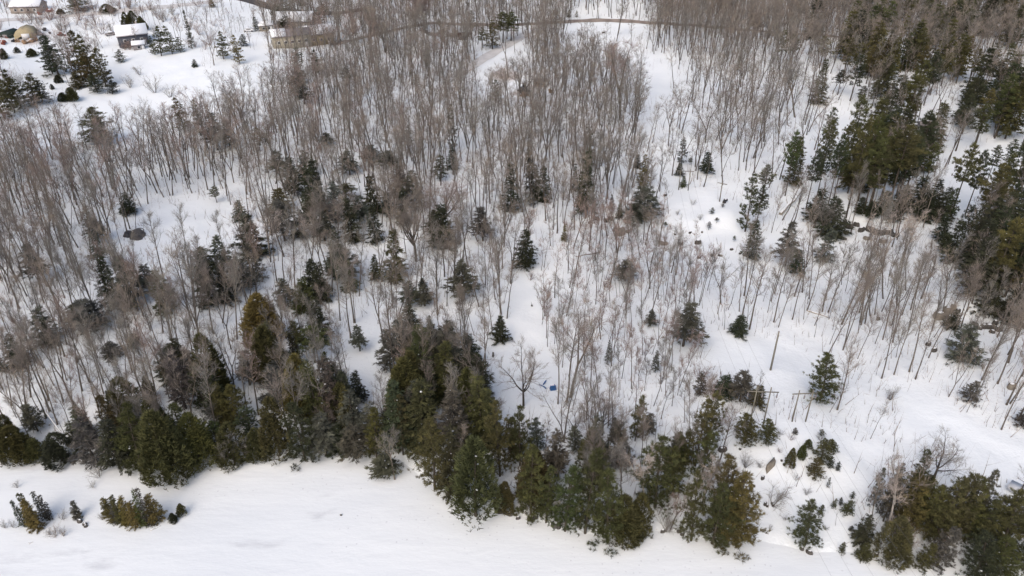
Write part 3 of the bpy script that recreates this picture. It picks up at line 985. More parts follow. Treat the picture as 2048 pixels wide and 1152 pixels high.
CON = """
160 22 -15 60 P g|83 20 0 12 C d|122 28 17 16 C o|215 25 8 28 C o|256 62 24 20 C o|270 60 22 26 C o|286 62 33 20 C o|290 60 40 16 C o
118 150 70 62 P d|105 148 85 40 P d|165 160 63 50 P o|190 165 70 45 P o|212 172 95 45 P o|195 185 148 40 P d|225 188 160 30 P d|158 176 145 34 H g|180 170 105 40 P o
35 106 94 15 C d|10 118 97 18 C o|65 113 97 22 C o|118 166 150 18 C d|105 179 168 10 C d|243 125 100 26 P g|323 112 52 34 P g|345 108 51 30 P g|362 105 75 25 P g|310 110 72 20 P g
390 134 118 15 H d|447 118 62 32 P o|480 128 70 28 P y|487 92 68 24 P d|514 62 33 18 P d|385 98 20 14 P k|425 15 -10 15 H y
10 238 130 60 P o|42 214 155 60 P o|70 210 148 50 P g|5 200 130 30 P o|85 205 160 45 P d|145 200 175 25 C o|128 202 185 22 C d|30 225 140 40 P o
192 288 215 75 P o|205 285 235 45 P g|370 262 195 40 P o|402 272 200 26 P k|435 300 225 42 H k|460 300 240 30 H k
560 27 -8 45 P o|585 30 -10 30 P o|605 12 -10 16 H d|650 36 8 32 P d|640 52 15 26 P d|626 46 30 22 P g|572 64 33 42 P d|606 52 28 26 P g|680 15 0 12 P d|735 50 25 16 P g|560 62 42 26 P d
600 152 95 32 P d|598 168 130 28 H d|632 152 100 30 P d|636 145 112 24 P k|607 168 140 26 P k|695 172 133 28 P d|700 166 145 20 P g|610 208 160 32 H k|590 190 150 24 H k
945 62 20 26 P k|985 98 40 42 P o|1006 86 24 52 P g|1022 82 25 42 P g|966 96 55 26 P o|878 50 38 8 C o|992 202 160 28 P g|835 188 150 20 P k|905 302 210 26 P k|520 302 255 35 P o|655 290 265 30 H k|820 302 250 26 P k|530 285 265 26 P o
1110 38 18 22 P o|1137 35 20 10 H g|1153 35 21 10 P y|1178 335 247 26 H k|1170 437 295 32 H d|1160 430 340 24 H d|1475 144 110 9 H g|1330 46 10 30 P k|1510 52 25 30 H d|1320 50 5 20 P k
1585 36 -10 36 P d|1602 42 0 40 P d|1683 28 -12 24 P d|1725 18 -15 20 P d|1795 12 -15 30 P d|1560 128 60 30 P g|1580 130 66 30 P g|1640 132 72 36 P o|1650 46 22 20 P g|1845 62 0 34 P d|1872 66 10 36 P g|1905 86 8 50 P d|1918 100 20 42 P d|1955 62 12 30 P d|1995 66 15 26 P d|2035 76 12 46 P d|2046 42 -15 40 P d|1962 86 55 30 P g|1800 42 28 22 P d|1770 56 35 20 P d
1690 124 68 32 P d|1710 152 85 36 P o|1732 168 90 32 P o|1760 142 80 46 P o|1780 152 85 36 P d|1815 132 72 40 P o|1842 142 80 36 P o|1700 202 110 42 P d|1762 182 115 40 P d|1790 217 150 50 P d|1742 217 160 36 P d|1830 212 120 40 P o|1720 212 172 28 P d|1812 262 190 42 P o|1800 302 230 44 P o|1882 172 105 46 P o|1912 167 115 40 P o|1936 168 98 42 P o|1956 162 110 36 P d|1986 192 120 44 P d|2012 202 125 44 P d|2040 202 120 44 P o|1962 242 160 52 P d|1992 272 180 52 P d|2030 262 150 50 P o|2044 292 215 40 P d|1886 238 212 30 P g|1930 225 160 40 P d|1860 190 140 36 P d|1675 190 140 30 P d|1770 235 180 32 P d|2005 240 170 40 P o
1570 392 262 38 P g|1590 332 278 20 P y|1612 418 300 42 P d|1640 352 240 46 P g|1656 410 270 34 P d|1692 436 232 44 P o|1716 402 230 52 P g|1680 352 245 40 P g|1726 380 300 40 P d|1760 402 258 62 P g|1778 412 250 70 P g|1792 392 268 46 P g|1806 402 290 42 P d|1846 382 286 42 P g|1632 400 285 34 P d|1668 395 280 36 P g
1830 422 350 52 H d|1800 422 368 42 H d|1862 422 358 46 H d|1882 442 372 44 H d|1845 440 380 44 H d|1902 432 286 52 P g|1956 480 328 58 P o|1986 432 308 46 P g|2020 422 328 46 P d|2042 402 300 44 P g|1930 430 300 40 P d|1975 360 290 30 P d|2010 350 280 34 P d
1902 522 438 44 H d|1926 542 408 44 P d|1942 592 468 62 H d|1976 602 438 62 P o|2010 592 428 62 P d|2036 602 428 56 P o|2002 522 398 50 P d|1962 502 398 50 P d|2042 502 378 54 P d|1890 502 468 34 H d|1985 560 470 60 H d|2025 560 480 60 H d|1945 520 420 44 H d|1918 500 410 36 P d|2000 470 380 44 P d|1880 480 430 34 H d
1645 522 455 38 H k|1662 472 392 62 H d|1632 442 378 50 H d|1570 532 440 42 H k|1590 547 498 34 H d|1502 515 438 34 H d|1490 463 350 54 P g|1524 402 330 38 P g|1512 450 370 40 P d|1742 432 400 32 H d|1766 427 383 40 H d|1720 425 395 30 H d|1785 440 400 36 H d
258 427 385 36 H d|180 462 412 30 P d|196 482 435 40 H k|206 532 465 30 H k|80 562 485 44 H k|235 532 498 18 H d|335 622 538 46 H g|266 612 518 62 H k|300 582 528 42 H k|434 405 373 30 P o|482 442 400 30 H d|506 512 428 62 H d|416 562 494 52 H d|450 552 468 42 H k|480 582 518 62 H k|456 602 528 44 H d|510 560 490 44 H k
560 424 378 52 H o|590 392 312 42 H d|640 422 345 30 H d|690 402 368 62 P g|626 442 388 38 H d|650 482 425 52 H k|570 482 400 52 H k|602 472 418 44 H k|750 422 348 42 H d|776 432 383 32 H d|780 332 300 42 H k|740 322 290 40 H k|880 362 308 42 P g|906 337 293 26 H d|886 492 408 58 H d|790 560 458 50 H g|752 560 508 26 H g|690 562 488 62 H k|703 582 520 32 H g|630 592 518 46 H d|966 482 412 44 H k|845 576 555 20 H d|925 602 523 58 H k|1022 422 325 36 H d|870 470 420 40 H d|830 420 340 50 H k|800 400 330 44 H k|720 450 390 46 H k|670 440 360 46 H k|560 350 300 40 H k|610 360 300 40 H k|700 350 300 40 H k
1060 412 300 26 H k|1086 402 333 32 H d|1072 397 328 26 H d|1050 535 455 46 H d|1150 382 325 18 H d|1222 427 388 12 H k|1238 440 398 16 H g|1286 372 308 26 H y|1275 337 308 18 H d|1270 442 373 52 H k|1296 432 368 52 H k|1362 328 276 28 P d|1412 347 303 28 H d|1366 374 352 16 H o|1358 352 325 20 H d|1128 482 448 16 H y|1250 562 518 42 H k
1423 428 415 13 P g|1417 460 443 15 P k|1468 483 471 10 P g|1433 446 435 10 P k|1380 330 315 14 P g|1445 415 402 10 P k|1330 455 444 12 P g
40 732 670 48 H d|5 742 690 22 H d|100 692 640 32 H d|96 687 618 52 H k|190 662 598 72 H k|165 650 605 50 H k|252 622 573 44 H k|270 692 668 32 H d|226 712 688 42 H k|25 880 830 30 C o
362 757 678 70 H d|345 750 690 56 H d|430 792 670 60 C o|440 832 738 52 H d|265 852 758 72 C o|322 882 798 52 C o|380 902 808 62 P o|470 852 768 62 P o|502 872 808 52 P d|76 862 808 42 H k|176 882 808 46 H d|225 822 780 20 H d|150 880 840 30 H k
530 682 590 72 C y|545 765 655 60 C o|610 622 558 52 H g|572 612 558 42 H k|646 602 525 42 H d|630 725 655 72 P g|610 832 712 62 C y|562 752 690 62 H k|560 802 718 62 H k|672 792 725 62 H d|690 852 768 52 C o|716 802 740 36 H d|720 702 650 32 H k|820 612 563 42 H k|850 612 568 38 H k|822 682 608 52 H d|782 742 660 52 H k|860 692 648 42 H k|880 742 658 62 H d|940 732 668 52 H d|955 802 716 72 H d|842 762 698 52 H k|830 832 738 62 C o|870 802 738 52 H d|1000 682 630 36 H d|938 832 738 52 C o|905 790 720 50 H k|800 700 640 46 H k|900 690 640 44 H k|640 680 600 50 H d|500 770 700 44 H k
10 917 838 52 C o|42 920 855 62 C o|76 917 880 42 C o|125 922 868 60 C d|190 922 830 62 H k|240 937 838 62 H d|290 950 815 72 P g|342 962 825 82 C o|400 925 830 72 C o|470 922 848 62 C o|520 917 858 44 C o|560 912 798 62 C o|612 922 808 72 P d|652 912 828 62 H k|712 917 848 62 H k|750 892 798 52 H k|800 902 758 62 H d|830 892 800 46 H d|440 900 840 54 P g|675 905 850 50 H d|265 910 850 56 H d|310 920 850 60 H g
772 950 910 56 H k|870 978 828 74 P o|905 990 850 60 H d|952 1032 880 92 C g|1000 952 808 62 P o|1040 932 818 54 P o|1010 1022 965 36 C o|1062 1035 898 72 P g|1110 962 858 52 H k|1092 1045 928 56 P g|1130 1062 928 72 P g|1170 1066 898 82 P g|1215 1084 938 82 P g|1242 1080 995 70 C o|1276 1068 990 50 C o|1180 962 858 54 C g|1190 932 828 42 H k|1236 932 838 52 H k|1270 882 790 38 P o|1310 1014 885 92 P g|1390 932 798 60 P o|1412 902 778 62 P o|1352 922 868 54 H d|1382 1082 948 62 P g|1424 1088 958 72 P g|1472 1090 945 92 P y|1455 1092 975 60 P o|1345 990 900 60 P o|1150 900 850 40 P k|985 890 820 50 H d|930 900 830 56 P o|1075 900 840 44 P k|1440 1060 990 60 P o
1446 792 748 42 H d|1480 802 743 54 H k|1512 812 770 34 H g|1490 885 825 56 P o|1532 885 835 42 P o|1476 668 627 40 H d|1366 692 605 62 H k|1300 652 620 26 H k|1640 802 704 66 P o|1400 790 740 26 H k|1295 870 825 30 H k|1230 870 835 30 P k|1310 745 700 20 H k|1215 730 680 16 H k
1578 935 897 23 C o|1602 917 890 20 C g|1615 896 879 19 C g|1642 922 877 48 P g|1662 902 880 30 P g|1628 952 920 40 P o|1660 936 914 20 P d|1675 942 924 13 P d|1655 975 955 11 P k|1610 1090 1008 66 P g|1638 1030 1008 18 P d|1666 1016 996 14 P g|1692 1027 1000 28 P g|1703 998 984 14 P g|1682 1106 1083 18 P g|1720 1086 1030 42 H d|1726 1117 1085 32 H g|1590 868 856 14 P k|1643 872 858 16 P g|1680 1010 994 12 P d|1472 866 842 15 P k|1540 868 848 12 P k|1700 1062 1050 12 P k
1776 1120 1038 66 C o|1746 1012 938 26 P k|1766 1042 950 42 P k|1832 988 903 44 P g|1822 1034 948 52 P d|1892 1064 942 82 P g|1852 1064 968 72 P o|1918 1070 960 64 P g|1948 1055 940 44 P k|2000 1106 995 100 P o|2042 1066 1000 70 P o|1872 1134 1058 64 P k|1950 1150 1066 84 P d|1992 1156 1078 84 P g|2046 1140 1050 60 P d|1842 1138 1088 44 P o|1925 722 648 66 H k|1978 624 568 62 H d|2020 642 560 62 H d|1936 802 760 42 P k|2042 852 815 40 P k|1900 655 620 34 H d|1790 985 930 30 P k
50 1052 1000 18 S k|63 1050 988 20 S o|76 1057 998 28 S y|90 1038 984 18 S k|101 1038 990 16 S k|70 1045 985 14 S o|225 1037 994 28 S o|246 1047 990 24 S o|262 1047 988 22 S y|276 1052 1000 26 S y|290 1052 978 20 S o|300 1050 976 18 S k|315 1042 984 26 S y|236 1044 1000 22 S k|255 1050 1000 20 S y|308 1048 992 20 S o|155 1036 1003 22 S k|365 1030 1008 22 C o|347 1043 1027 20 C d
"""
rngc = np.random.default_rng(11)
for line in CON.strip().splitlines():
    for it in line.split("|"):
        a = it.split()
        conifer(float(a[0]), float(a[1]), float(a[2]), float(a[3]), a[4], a[5], rngc)

# further conifers filling the belts where crowns merge
BELT = [([(170, 800), (330, 770), (420, 720), (520, 680), (700, 720), (760, 800), (860, 740), (980, 760), (1000, 850), (1120, 870), (1250, 880), (1300, 950), (1310, 1040), (1200, 1060), (1000, 1000), (860, 930), (600, 900), (340, 930), (180, 900)], 48, "HCPHH", "odgok"),
        ([(480, 440), (700, 400), (900, 380), (900, 470), (700, 560), (480, 560)], 6, "H", "dk"),
        ([(1560, 60), (2040, 20), (2040, 330), (1800, 280), (1680, 160)], 64, "PHH", "dogd"),
        ([(1660, 20), (2046, -20), (2046, 120), (1700, 110)], 16, "HP", "dg"),
        ([(1880, 450), (2046, 400), (2046, 600), (1960, 600)], 34, "HP", "dd"),
        ([(1600, 300), (1860, 300), (1860, 430), (1640, 430)], 22, "PPH", "gd"),
        ([(60, 560), (420, 520), (480, 640), (250, 700), (80, 700)], 5, "H", "kd"),
        ([(780, 600), (960, 640), (960, 800), (800, 820)], 20, "H", "dgo"),
        ([(1330, 880), (1450, 860), (1480, 1060), (1330, 1060)], 4, "P", "og"),
        ([(1760, 980), (2040, 990), (2040, 1120), (1780, 1080)], 16, "P", "ogk")]
SKYX = [0, 80, 170, 240, 320, 380, 430, 530, 640, 700, 760, 850, 950, 1000, 1040, 1100, 1200, 1300, 1390, 1450, 1500, 1750, 1800, 1900, 2000, 2048]
SKYY = [840, 870, 820, 760, 740, 690, 670, 610, 660, 745, 770, 620, 690, 790, 840, 860, 860, 880, 830, 850, 960, 960, 930, 950, 1000, 1000]
for poly, n, kinds, tints in BELT:
    P_ = np.array(poly, float)
    k = 0
    while k < n:
        px = rngc.uniform(P_[:, 0].min(), P_[:, 0].max())
        py = rngc.uniform(P_[:, 1].min(), P_[:, 1].max())
        if not inside(poly, np.array([px]), np.array([py]))[0]:
            continue
        k += 1
        if py < 440:
            px += rngc.normal() * 38
        x, y, z = ground(px, py)
        h = rngc.uniform(9, 16) if py > 440 else rngc.uniform(13, 19)
        zt = max(float(w2px(x, y, z + h)[1]), float(np.interp(px, SKYX, SKYY)) + rngc.uniform(0, 30)) if py > 640 else float(w2px(x, y, z + h)[1])
        if zt > py - 30:
            continue
        if any(inside(q, np.array([px, px]), np.array([zt, (zt + py) / 2])).any() for q in VIEW):
            continue
        h = height_for(px, py, zt)
        ww = h * rngc.uniform(.32, .45) / mpp(px, py)
        conifer(px, py, zt, ww, kinds[rngc.integers(len(kinds))], tints[rngc.integers(len(tints))], rngc)

# ------------------------------------------------------------------ bare trees: hand-placed ones, then the wood
BARE = {}
for st, n in (("wood", 7), ("fork", 5), ("oak", 2), ("birch", 3), ("pole", 5), ("round", 2)):
    BARE[st] = []
    for s in range(n):
        tr, cr, H = bare_variant(100 + s * 7 + len(st) * 31, st)
        BARE[st].append((tr.mesh("trunk", [M_BARK]), cr.mesh("crown", [M_TWIG, M_TWIG]), H))
SHRUB = []
for s in range(4):
    a, b, H = shrub_variant(40 + s)
    SHRUB.append((a.mesh("stems", [M_TWIG]), b.mesh("crown", [M_TWIG]), H))

STYLE_WORD = {"wood": "straight", "fork": "forked", "oak": "spreading", "birch": "pale-barked", "pole": "thin", "round": "round-headed"}
TW_WORD = {"r": "reddish", "b": "brown", "g": "grey", "w": "whitish"}
TW = {"r": (0.285, 0.220, 0.195), "b": (0.252, 0.215, 0.186), "g": (0.230, 0.213, 0.192), "w": (0.50, 0.43, 0.38)}


def bare(x, y, h, style, tone, rng, px, py, width=1.0, look=None):
    tr, cr, H = BARE[style][rng.integers(len(BARE[style]))]
    name = {"pole": "sapling", "birch": "birch_tree"}.get(style, "bare_tree")
    cat = {"pole": "sapling", "birch": "birch"}.get(style, "bare tree")
    grp = {"pole": "leafless saplings of the wood", "birch": "pale birches among the woods"}.get(style, "leafless trees of the wood")
    z = float(terrain(x, y))
    root = empty(name, (x, y, max(z, 0) - .05), rng.uniform(0, 6.28), None, cat, grp)
    s = h / H
    root.scale = (s * width, s * width, s)
    if style != 'oak':
        root.rotation_euler = (rng.normal() * .06, rng.normal() * .06, root.rotation_euler[2])
    j = rng.uniform(.85, 1.15)
    c = np.array(TW[tone]) * j
    bark = np.array((0.06, 0.052, 0.045) if style == "oak" else (0.125, 0.108, 0.09) if tone != "w" else (0.42, 0.38, 0.34)) * j * (1.2 if tone == 'g' else 1)
    put("trunk", tr, root, None, tuple(bark))
    put("crown", cr, root, None, tuple(c))
    size = "tall" if h > 17.5 else "low" if h < 9 else "middling"
    THINGS.append((root, name, cat, look or f"{size} {STYLE_WORD[style]} {TW_WORD[tone]}", px, py))
    return root


rngb = np.random.default_rng(5)
for px, by, ty, st, tone, w in [
        (1047, 812, 676, "oak", "b", 0.78), (832, 522, 398, "round", "b", 1.25), (1867, 958, 880, "oak", "g", 1.3), (1140, 795, 620, "fork", "b", 1.0),
        (1133, 805, 650, "wood", "b", .9), (1116, 808, 640, "pole", "g", .9), (540, 510, 438, "birch", "w", 1.5), (622, 508, 440, "birch", "w", 1.0),
        (1406, 1000, 915, "birch", "w", 1.5), (1772, 1060, 955, "birch", "w", 1.2), (1790, 1068, 1030, "birch", "w", 1.8), (1287, 1000, 890, "birch", "w", 1.0),
        (1240, 945, 905, "birch", "w", 1.2), (378, 795, 700, "birch", "w", 1.2), (1115, 1045, 1005, "birch", "w", 1.3), (985, 870, 800, "round", "b", .9),
        (1205, 870, 785, "oak", "b", .8), (1150, 870, 800, "oak", "b", .8), (780, 640, 575, "fork", "g", .8), (1085, 640, 565, "fork", "g", .8),
        (1945, 1010, 960, "oak", "g", .8), (1640, 470, 395, "round", "g", 1.2), (1740, 520, 440, "birch", "w", 1.2), (1765, 525, 430, "birch", "w", 1.1),
        (1800, 530, 430, "birch", "w", 1.1), (1590, 235, 130, "fork", "g", 1.2), (1410, 285, 190, "fork", "b", 1.2), (1030, 105, 55, "fork", "b", 1.0),
        (770, 105, 25, "round", "b", 1.0), (910, 68, 0, "round", "b", 1.0), (850, 60, -20, "round", "r", 1.2), (830, 62, -10, "round", "r", 1.2),
        (880, 470, 360, "round", "r", 1.3), (790, 430, 330, "round", "b", 1.3), (700, 470, 390, "round", "b", 1.2), (640, 470, 400, "round", "b", 1.2),
        (470, 930, 860, "oak", "g", .9), (370, 930, 880, "oak", "g", .9), (220, 925, 850, "oak", "g", .9), (650, 880, 810, "oak", "b", .8),
        (700, 850, 790, "oak", "b", .8), (790, 960, 870, "fork", "g", 1.0), (1190, 870, 780, "oak", "b", .8), (770, 870, 790, "oak", "b", .9),
        (1340, 1060, 980, "fork", "r", 1.0), (640, 650, 600, "oak", "b", .9), (300, 660, 610, "oak", "b", .9), (430, 870, 800, "oak", "g", .8),
        (1240, 240, 80, "fork", "r", 1.2), (1290, 490, 420, "fork", "b", 1.2), (1305, 470, 415, "fork", "b", 1.2), (1265, 500, 440, "fork", "b", 1.0),
        (600, 60, 38, "round", "r", 1.4), (700, 88, 40, "round", "r", 1.6), (660, 95, 50, "round", "r", 1.6), (640, 300, 240, "round", "r", 1.2)]:
    x, y, z = ground(px, by)
    bare(x, y, height_for(px, by, ty), st, tone, rngb, px, by, w)

# scatter of the wood itself
rngw = np.random.default_rng(77)
cell = 3.0
gx, gy = np.meshgrid(np.arange(-470, 470, cell), np.arange(76, 640, cell))
gx = (gx + rngw.uniform(0, cell, gx.shape)).ravel()
gy = (gy + rngw.uniform(0, cell, gy.shape)).ravel()
gz = terrain(gx, gy)
ok = gy - shore_y(gx) > 2.0
gx, gy, gz = gx[ok], gy[ok], gz[ok]
qx, qy, dep = w2px(gx, gy, gz)
ok = (qx > -260) & (qx < 2310) & (qy > -110)
gx, gy, gz, qx, qy, dep = gx[ok], gy[ok], gz[ok], qx[ok], qy[ok], dep[ok]
clump_n = np.sin(gx / 11.0 + 2 * np.sin(gy / 19.0)) * np.sin(gy / 9.0 + 1.5 * np.sin(gx / 23.0))
dens = density(np.clip(qx, 2, 2046), np.clip(qy, -60, 1150)) * (1 + .45 * clump_n)
jit = density(np.clip(qx + rngw.normal(size=len(qx)) * 45, 2, 2046), np.clip(qy + rngw.normal(size=len(qx)) * 14, -60, 1150)) * (1 + .45 * clump_n)
dens = np.where(dens < .02, dens, jit)
keep = rngw.random(len(gx)) < dens * cell * cell
gx, gy, gz, qx, qy, dep = gx[keep], gy[keep], gz[keep], qx[keep], qy[keep], dep[keep]
N = len(gx)
POLE_P = [[(1090, 560), (1440, 560), (1440, 860), (1120, 860)], [(1050, 470), (1430, 480), (1420, 690), (1090, 690)], [(1640, 780), (1770, 790), (1790, 880), (1680, 890)],
          [(1750, 880), (1900, 860), (1900, 960), (1760, 960)], [(1320, 380), (1480, 380), (1480, 480), (1340, 480)], [(240, 150), (420, 150), (400, 210), (230, 210)]]
thin = np.zeros(N, bool)
for p in POLE_P:
    thin |= inside(p, qx, qy)
thin &= rngw.random(N) < .55
thin |= rngw.random(N) < np.where(qy > 400, .42, .12)
hh = rngw.uniform(11.0, 17.0, N)
hh[inside([(1080, 560), (1460, 560), (1460, 880), (1100, 880)], qx, qy)] *= .85
hh[inside([(0, -60), (540, -60), (520, 130), (0, 130)], qx, qy)] *= .55
hh = np.where(thin, rngw.uniform(7, 13, N), hh)
blocked = np.zeros(N, bool)
for fr in (0.25, .45, .65, .85, 1.0):
    ux, uy, _ = w2px(gx, gy, gz + hh * fr)
    for q in VIEW:
        blocked |= inside(q, ux, uy)
hit = blocked & (rngw.random(N) < .93)
sel = ~hit
gx, gy, gz, qx, qy, dep, hh, thin = (v[sel] for v in (gx, gy, gz, qx, qy, dep, hh, thin))
N = len(gx)
redness = np.clip((900 - qx) / 900, 0, 1) * np.clip((520 - qy) / 300, .25, 1)
redness[inside([(1040, 470), (1440, 480), (1460, 860), (1090, 860)], qx, qy)] = .95
tone_r = rngw.random(N)
size = hh / dep
infr = (qx > -20) & (qx < 2068) & (qy < 1160) & (qy > 60)
order = np.argsort(-np.where(infr, size, 0))
n_tree, n_sap, picked = 0, 0, np.zeros(N, bool)
for i in order:
    if not infr[i]:
        continue
    if thin[i] and n_sap < 200:
        n_sap += 1
    elif not thin[i] and n_tree < 255:
        n_tree += 1
    else:
        continue
    picked[i] = True
    st = "pole" if thin[i] else ["wood", "wood", "wood", "wood", "wood", "fork"][rngw.integers(6)]
    tone = "r" if tone_r[i] < redness[i] * .6 else "g" if tone_r[i] > .6 else "b"
    bare(float(gx[i]), float(gy[i]), float(hh[i]), st, tone, rngw, float(qx[i]), float(qy[i]), rngw.uniform(.6, .95))

# everything farther back: one mass of leafless trees
FARV = []
for st, n in (("wood", 8), ("fork", 6), ("pole", 5)):
    for s in range(n):
        tr, cr, H = bare_variant(2000 + s * 13 + len(st), st, far=True)
        V = np.vstack([*tr.v, *cr.v])
        F = np.vstack([*tr.f, *[f + tr.n for f in cr.f]])
        isw = np.concatenate([np.zeros(tr.n), np.ones(cr.n)])
        FARV.append((V, F, isw, np.concatenate([*tr.c, *cr.c]), H, st))
VV, FF, CC, KK, off = [], [], [], [], 0
for i in np.where(~picked)[0]:
    pool = range(14, 19) if thin[i] else range(0, 14)
    V, F, isw, cl, H, st = FARV[rngw.choice(list(pool))]
    s = hh[i] / H
    a = rngw.uniform(0, 6.283)
    ca, sa = math.cos(a), math.sin(a)
    lx, ly = rngw.normal() * .07, rngw.normal() * .07
    X = np.stack([(V[:, 0] * ca - V[:, 1] * sa + V[:, 2] * lx) * s + gx[i], (V[:, 0] * sa + V[:, 1] * ca + V[:, 2] * ly) * s + gy[i], V[:, 2] * s + gz[i]], 1)
    tone = "r" if tone_r[i] < redness[i] * .75 else "g" if tone_r[i] > .6 else "b"
    j = rngw.uniform(.85, 1.15)
    tw, bk = np.array(TW[tone]) * j, np.array((0.135, 0.116, 0.098)) * j
    VV.append(X.astype(np.float32))
    FF.append(F + off)
    CC.append((bk[None] + (tw - bk)[None] * isw[:, None]).astype(np.float32))
    KK.append(cl)
    off += len(V)
mb = MB()
mb.add(np.vstack(VV), np.vstack(FF), 0, np.concatenate(KK))
woods = mb.build("leafless_woods", M_WOODS)
at = woods.data.attributes.new("tint", 'FLOAT_COLOR', 'POINT')
cc = np.vstack(CC)
at.data.foreach_set("color", np.hstack([cc, np.ones((len(cc), 1), np.float32)]).astype(np.float32).ravel())
tag(woods, "mass of grey brown leafless trees covering the far slopes", None, None, "stuff")
import collections
print(collections.Counter(r[1] for r in THINGS), "bare trees:", N, "individual", int(picked.sum()), "tris far", sum(len(f) for f in FF))
del VV, FF, CC, KK

# dry stems and brush standing in the snow
M = 90000
bx = rngw.uniform(-420, 420, M)
by_ = 76 + 440 * rngw.random(M) ** 1.6
bz = terrain(bx, by_)
px_, py_, _ = w2px(bx, by_, bz)
pp = density(px_, py_)
ok = (by_ - shore_y(bx) > 1.0) & (rngw.random(M) < np.clip(pp / .035, .015, 1)) & (px_ > -150) & (px_ < 2200)
bx, by_, bz = bx[ok], by_[ok], bz[ok]
n = len(bx)
L = rngw.uniform(.8, 5.0, n)
dx, dy = rngw.normal(size=n) * .22, rngw.normal(size=n) * .22
w = rngw.uniform(.025, .06, n)
base = np.stack([bx, by_, bz - .1], 1)
top = base + np.stack([dx * L, dy * L, L], 1)
a = rngw.uniform(0, 3.14, n)
side = np.stack([np.cos(a) * w, np.sin(a) * w, np.zeros(n)], 1)
mid = base + (top - base) * .45
t2 = mid + np.stack([rngw.normal(size=n) * .5, rngw.normal(size=n) * .5, .7 * np.ones(n)], 1) * (L * .45)[:, None]
V = np.stack([base - side, base + side, top, mid - side * .6, mid + side * .6, t2], 1).reshape(-1, 3)
i = np.arange(n)[:, None] * 6
mb = MB().add(V, np.concatenate([i + np.array([[0, 1, 2]]), i + np.array([[3, 4, 5]])]), 0, np.repeat(rngw.random(n), 6))
brush = mb.build("dry_brush", M_TWIG, None, None, (0.20, 0.15, 0.12))
tag(brush, "dry brown stems and brush poking through the forest snow", None, None, "stuff")

# leafless shrubs
YARD = [(float(rngw.uniform(0, 430)), float(rngw.uniform(8, 112)), float(rngw.uniform(14, 28)), 'rrbg'[rngw.integers(4)]) for _ in range(46)]
for px, py, w, tone in YARD + [(1545, 1012, 60, 'g'), (1490, 935, 40, 'g'), (1520, 935, 24, 'g'), (1612, 990, 22, 'g'), (880, 500, 46, 'r'), (1440, 850, 50, 'r'), (1430, 800, 60, 'r'), (1400, 760, 50, 'r'),
                        (100, 40, 40, 'r'), (160, 40, 40, 'r'), (190, 50, 36, 'r'), (230, 32, 30, 'r'), (205, 68, 34, 'r'), (130, 55, 34, 'r'), (85, 48, 30, 'r'), (170, 60, 30, 'r'), (275, 85, 22, 'g'),
                        (1003, 158, 30, 'r'), (1030, 160, 22, 'r'), (200, 955, 40, 'g'), (185, 975, 20, 'g'), (35, 975, 20, 'g'), (1330, 1062, 50, 'g'), (1850, 920, 40, 'g'), (1560, 1000, 20, 'g'),
                        (1780, 800, 40, 'g'), (400, 945, 30, 'g'), (125, 1040, 24, 'g'), (205, 1040, 20, 'g'), (260, 175, 30, 'g'), (310, 185, 40, 'g'), (340, 195, 30, 'g'), (280, 150, 24, 'g'), (1460, 935, 20, 'b'),
                        (112, 1074, 30, 'b'), (128, 1072, 24, 'b'), (100, 1070, 20, 'g'), (12, 1056, 24, 'g'), (28, 1055, 18, 'g'), (45, 45, 24, 'r'), (62, 40, 24, 'r'), (110, 75, 22, 'r'), (140, 85, 24, 'r'), (120, 62, 24, 'g'), (250, 100, 24, 'r'), (320, 40, 20, 'r'), (300, 20, 26, 'r'), (345, 30, 22, 'g'), (240, 18, 30, 'r'), (190, 25, 30, 'r'), (150, 12, 26, 'r'), (400, 70, 30, 'r'), (420, 90, 34, 'r'), (1290, 1010, 44, 'r'), (1235, 935, 40, 'r'), (1390, 985, 46, 'r'), (1420, 1000, 44, 'r'), (1120, 1050, 30, 'r'), (640, 905, 40, 'r'), (700, 880, 44, 'b'), (450, 915, 44, 'r'), (1330, 1055, 40, 'g'), (1790, 1075, 50, 'r'), (1810, 1090, 46, 'r'), (1880, 1090, 40, 'r'), (1560, 870, 20, 'g'), (1580, 880, 18, 'r'), (1500, 870, 18, 'g'), (1640, 880, 22, 'g'), (1590, 960, 18, 'g'), (1570, 1040, 18, 'g'), (1540, 1060, 14, 'g'), (1650, 1060, 16, 'g'), (1130, 400, 24, 'r'), (1060, 560, 24, 'r'), (1385, 410, 16, 'g'), (1400, 440, 16, 'g'), (1355, 430, 14, 'g'), (1000, 215, 20, 'r'), (20, 165, 30, 'r'), (40, 170, 30, 'g'), (1560, 905, 16, 'r')]:
    x, y, z = ground(px, py)
    st, cr, H = SHRUB[rngw.integers(4)]
    s = w * mpp(px, py) / 3.4
    r = empty("shrub", (x, y, max(z, 0)), rngw.uniform(0, 6.28), None, "shrub", "leafless shrubs on open snow")
    r.scale = (s, s, s * .95)
    c = np.array(TW[tone]) * rngw.uniform(.9, 1.1)
    put("stems", st, r, None, tuple(c))
    put("crown", cr, r, None, tuple(c))
    THINGS.append((r, "shrub", "shrub", f"{'wide' if w > 35 else 'small'} leafless {TW_WORD[tone]}", px, py))

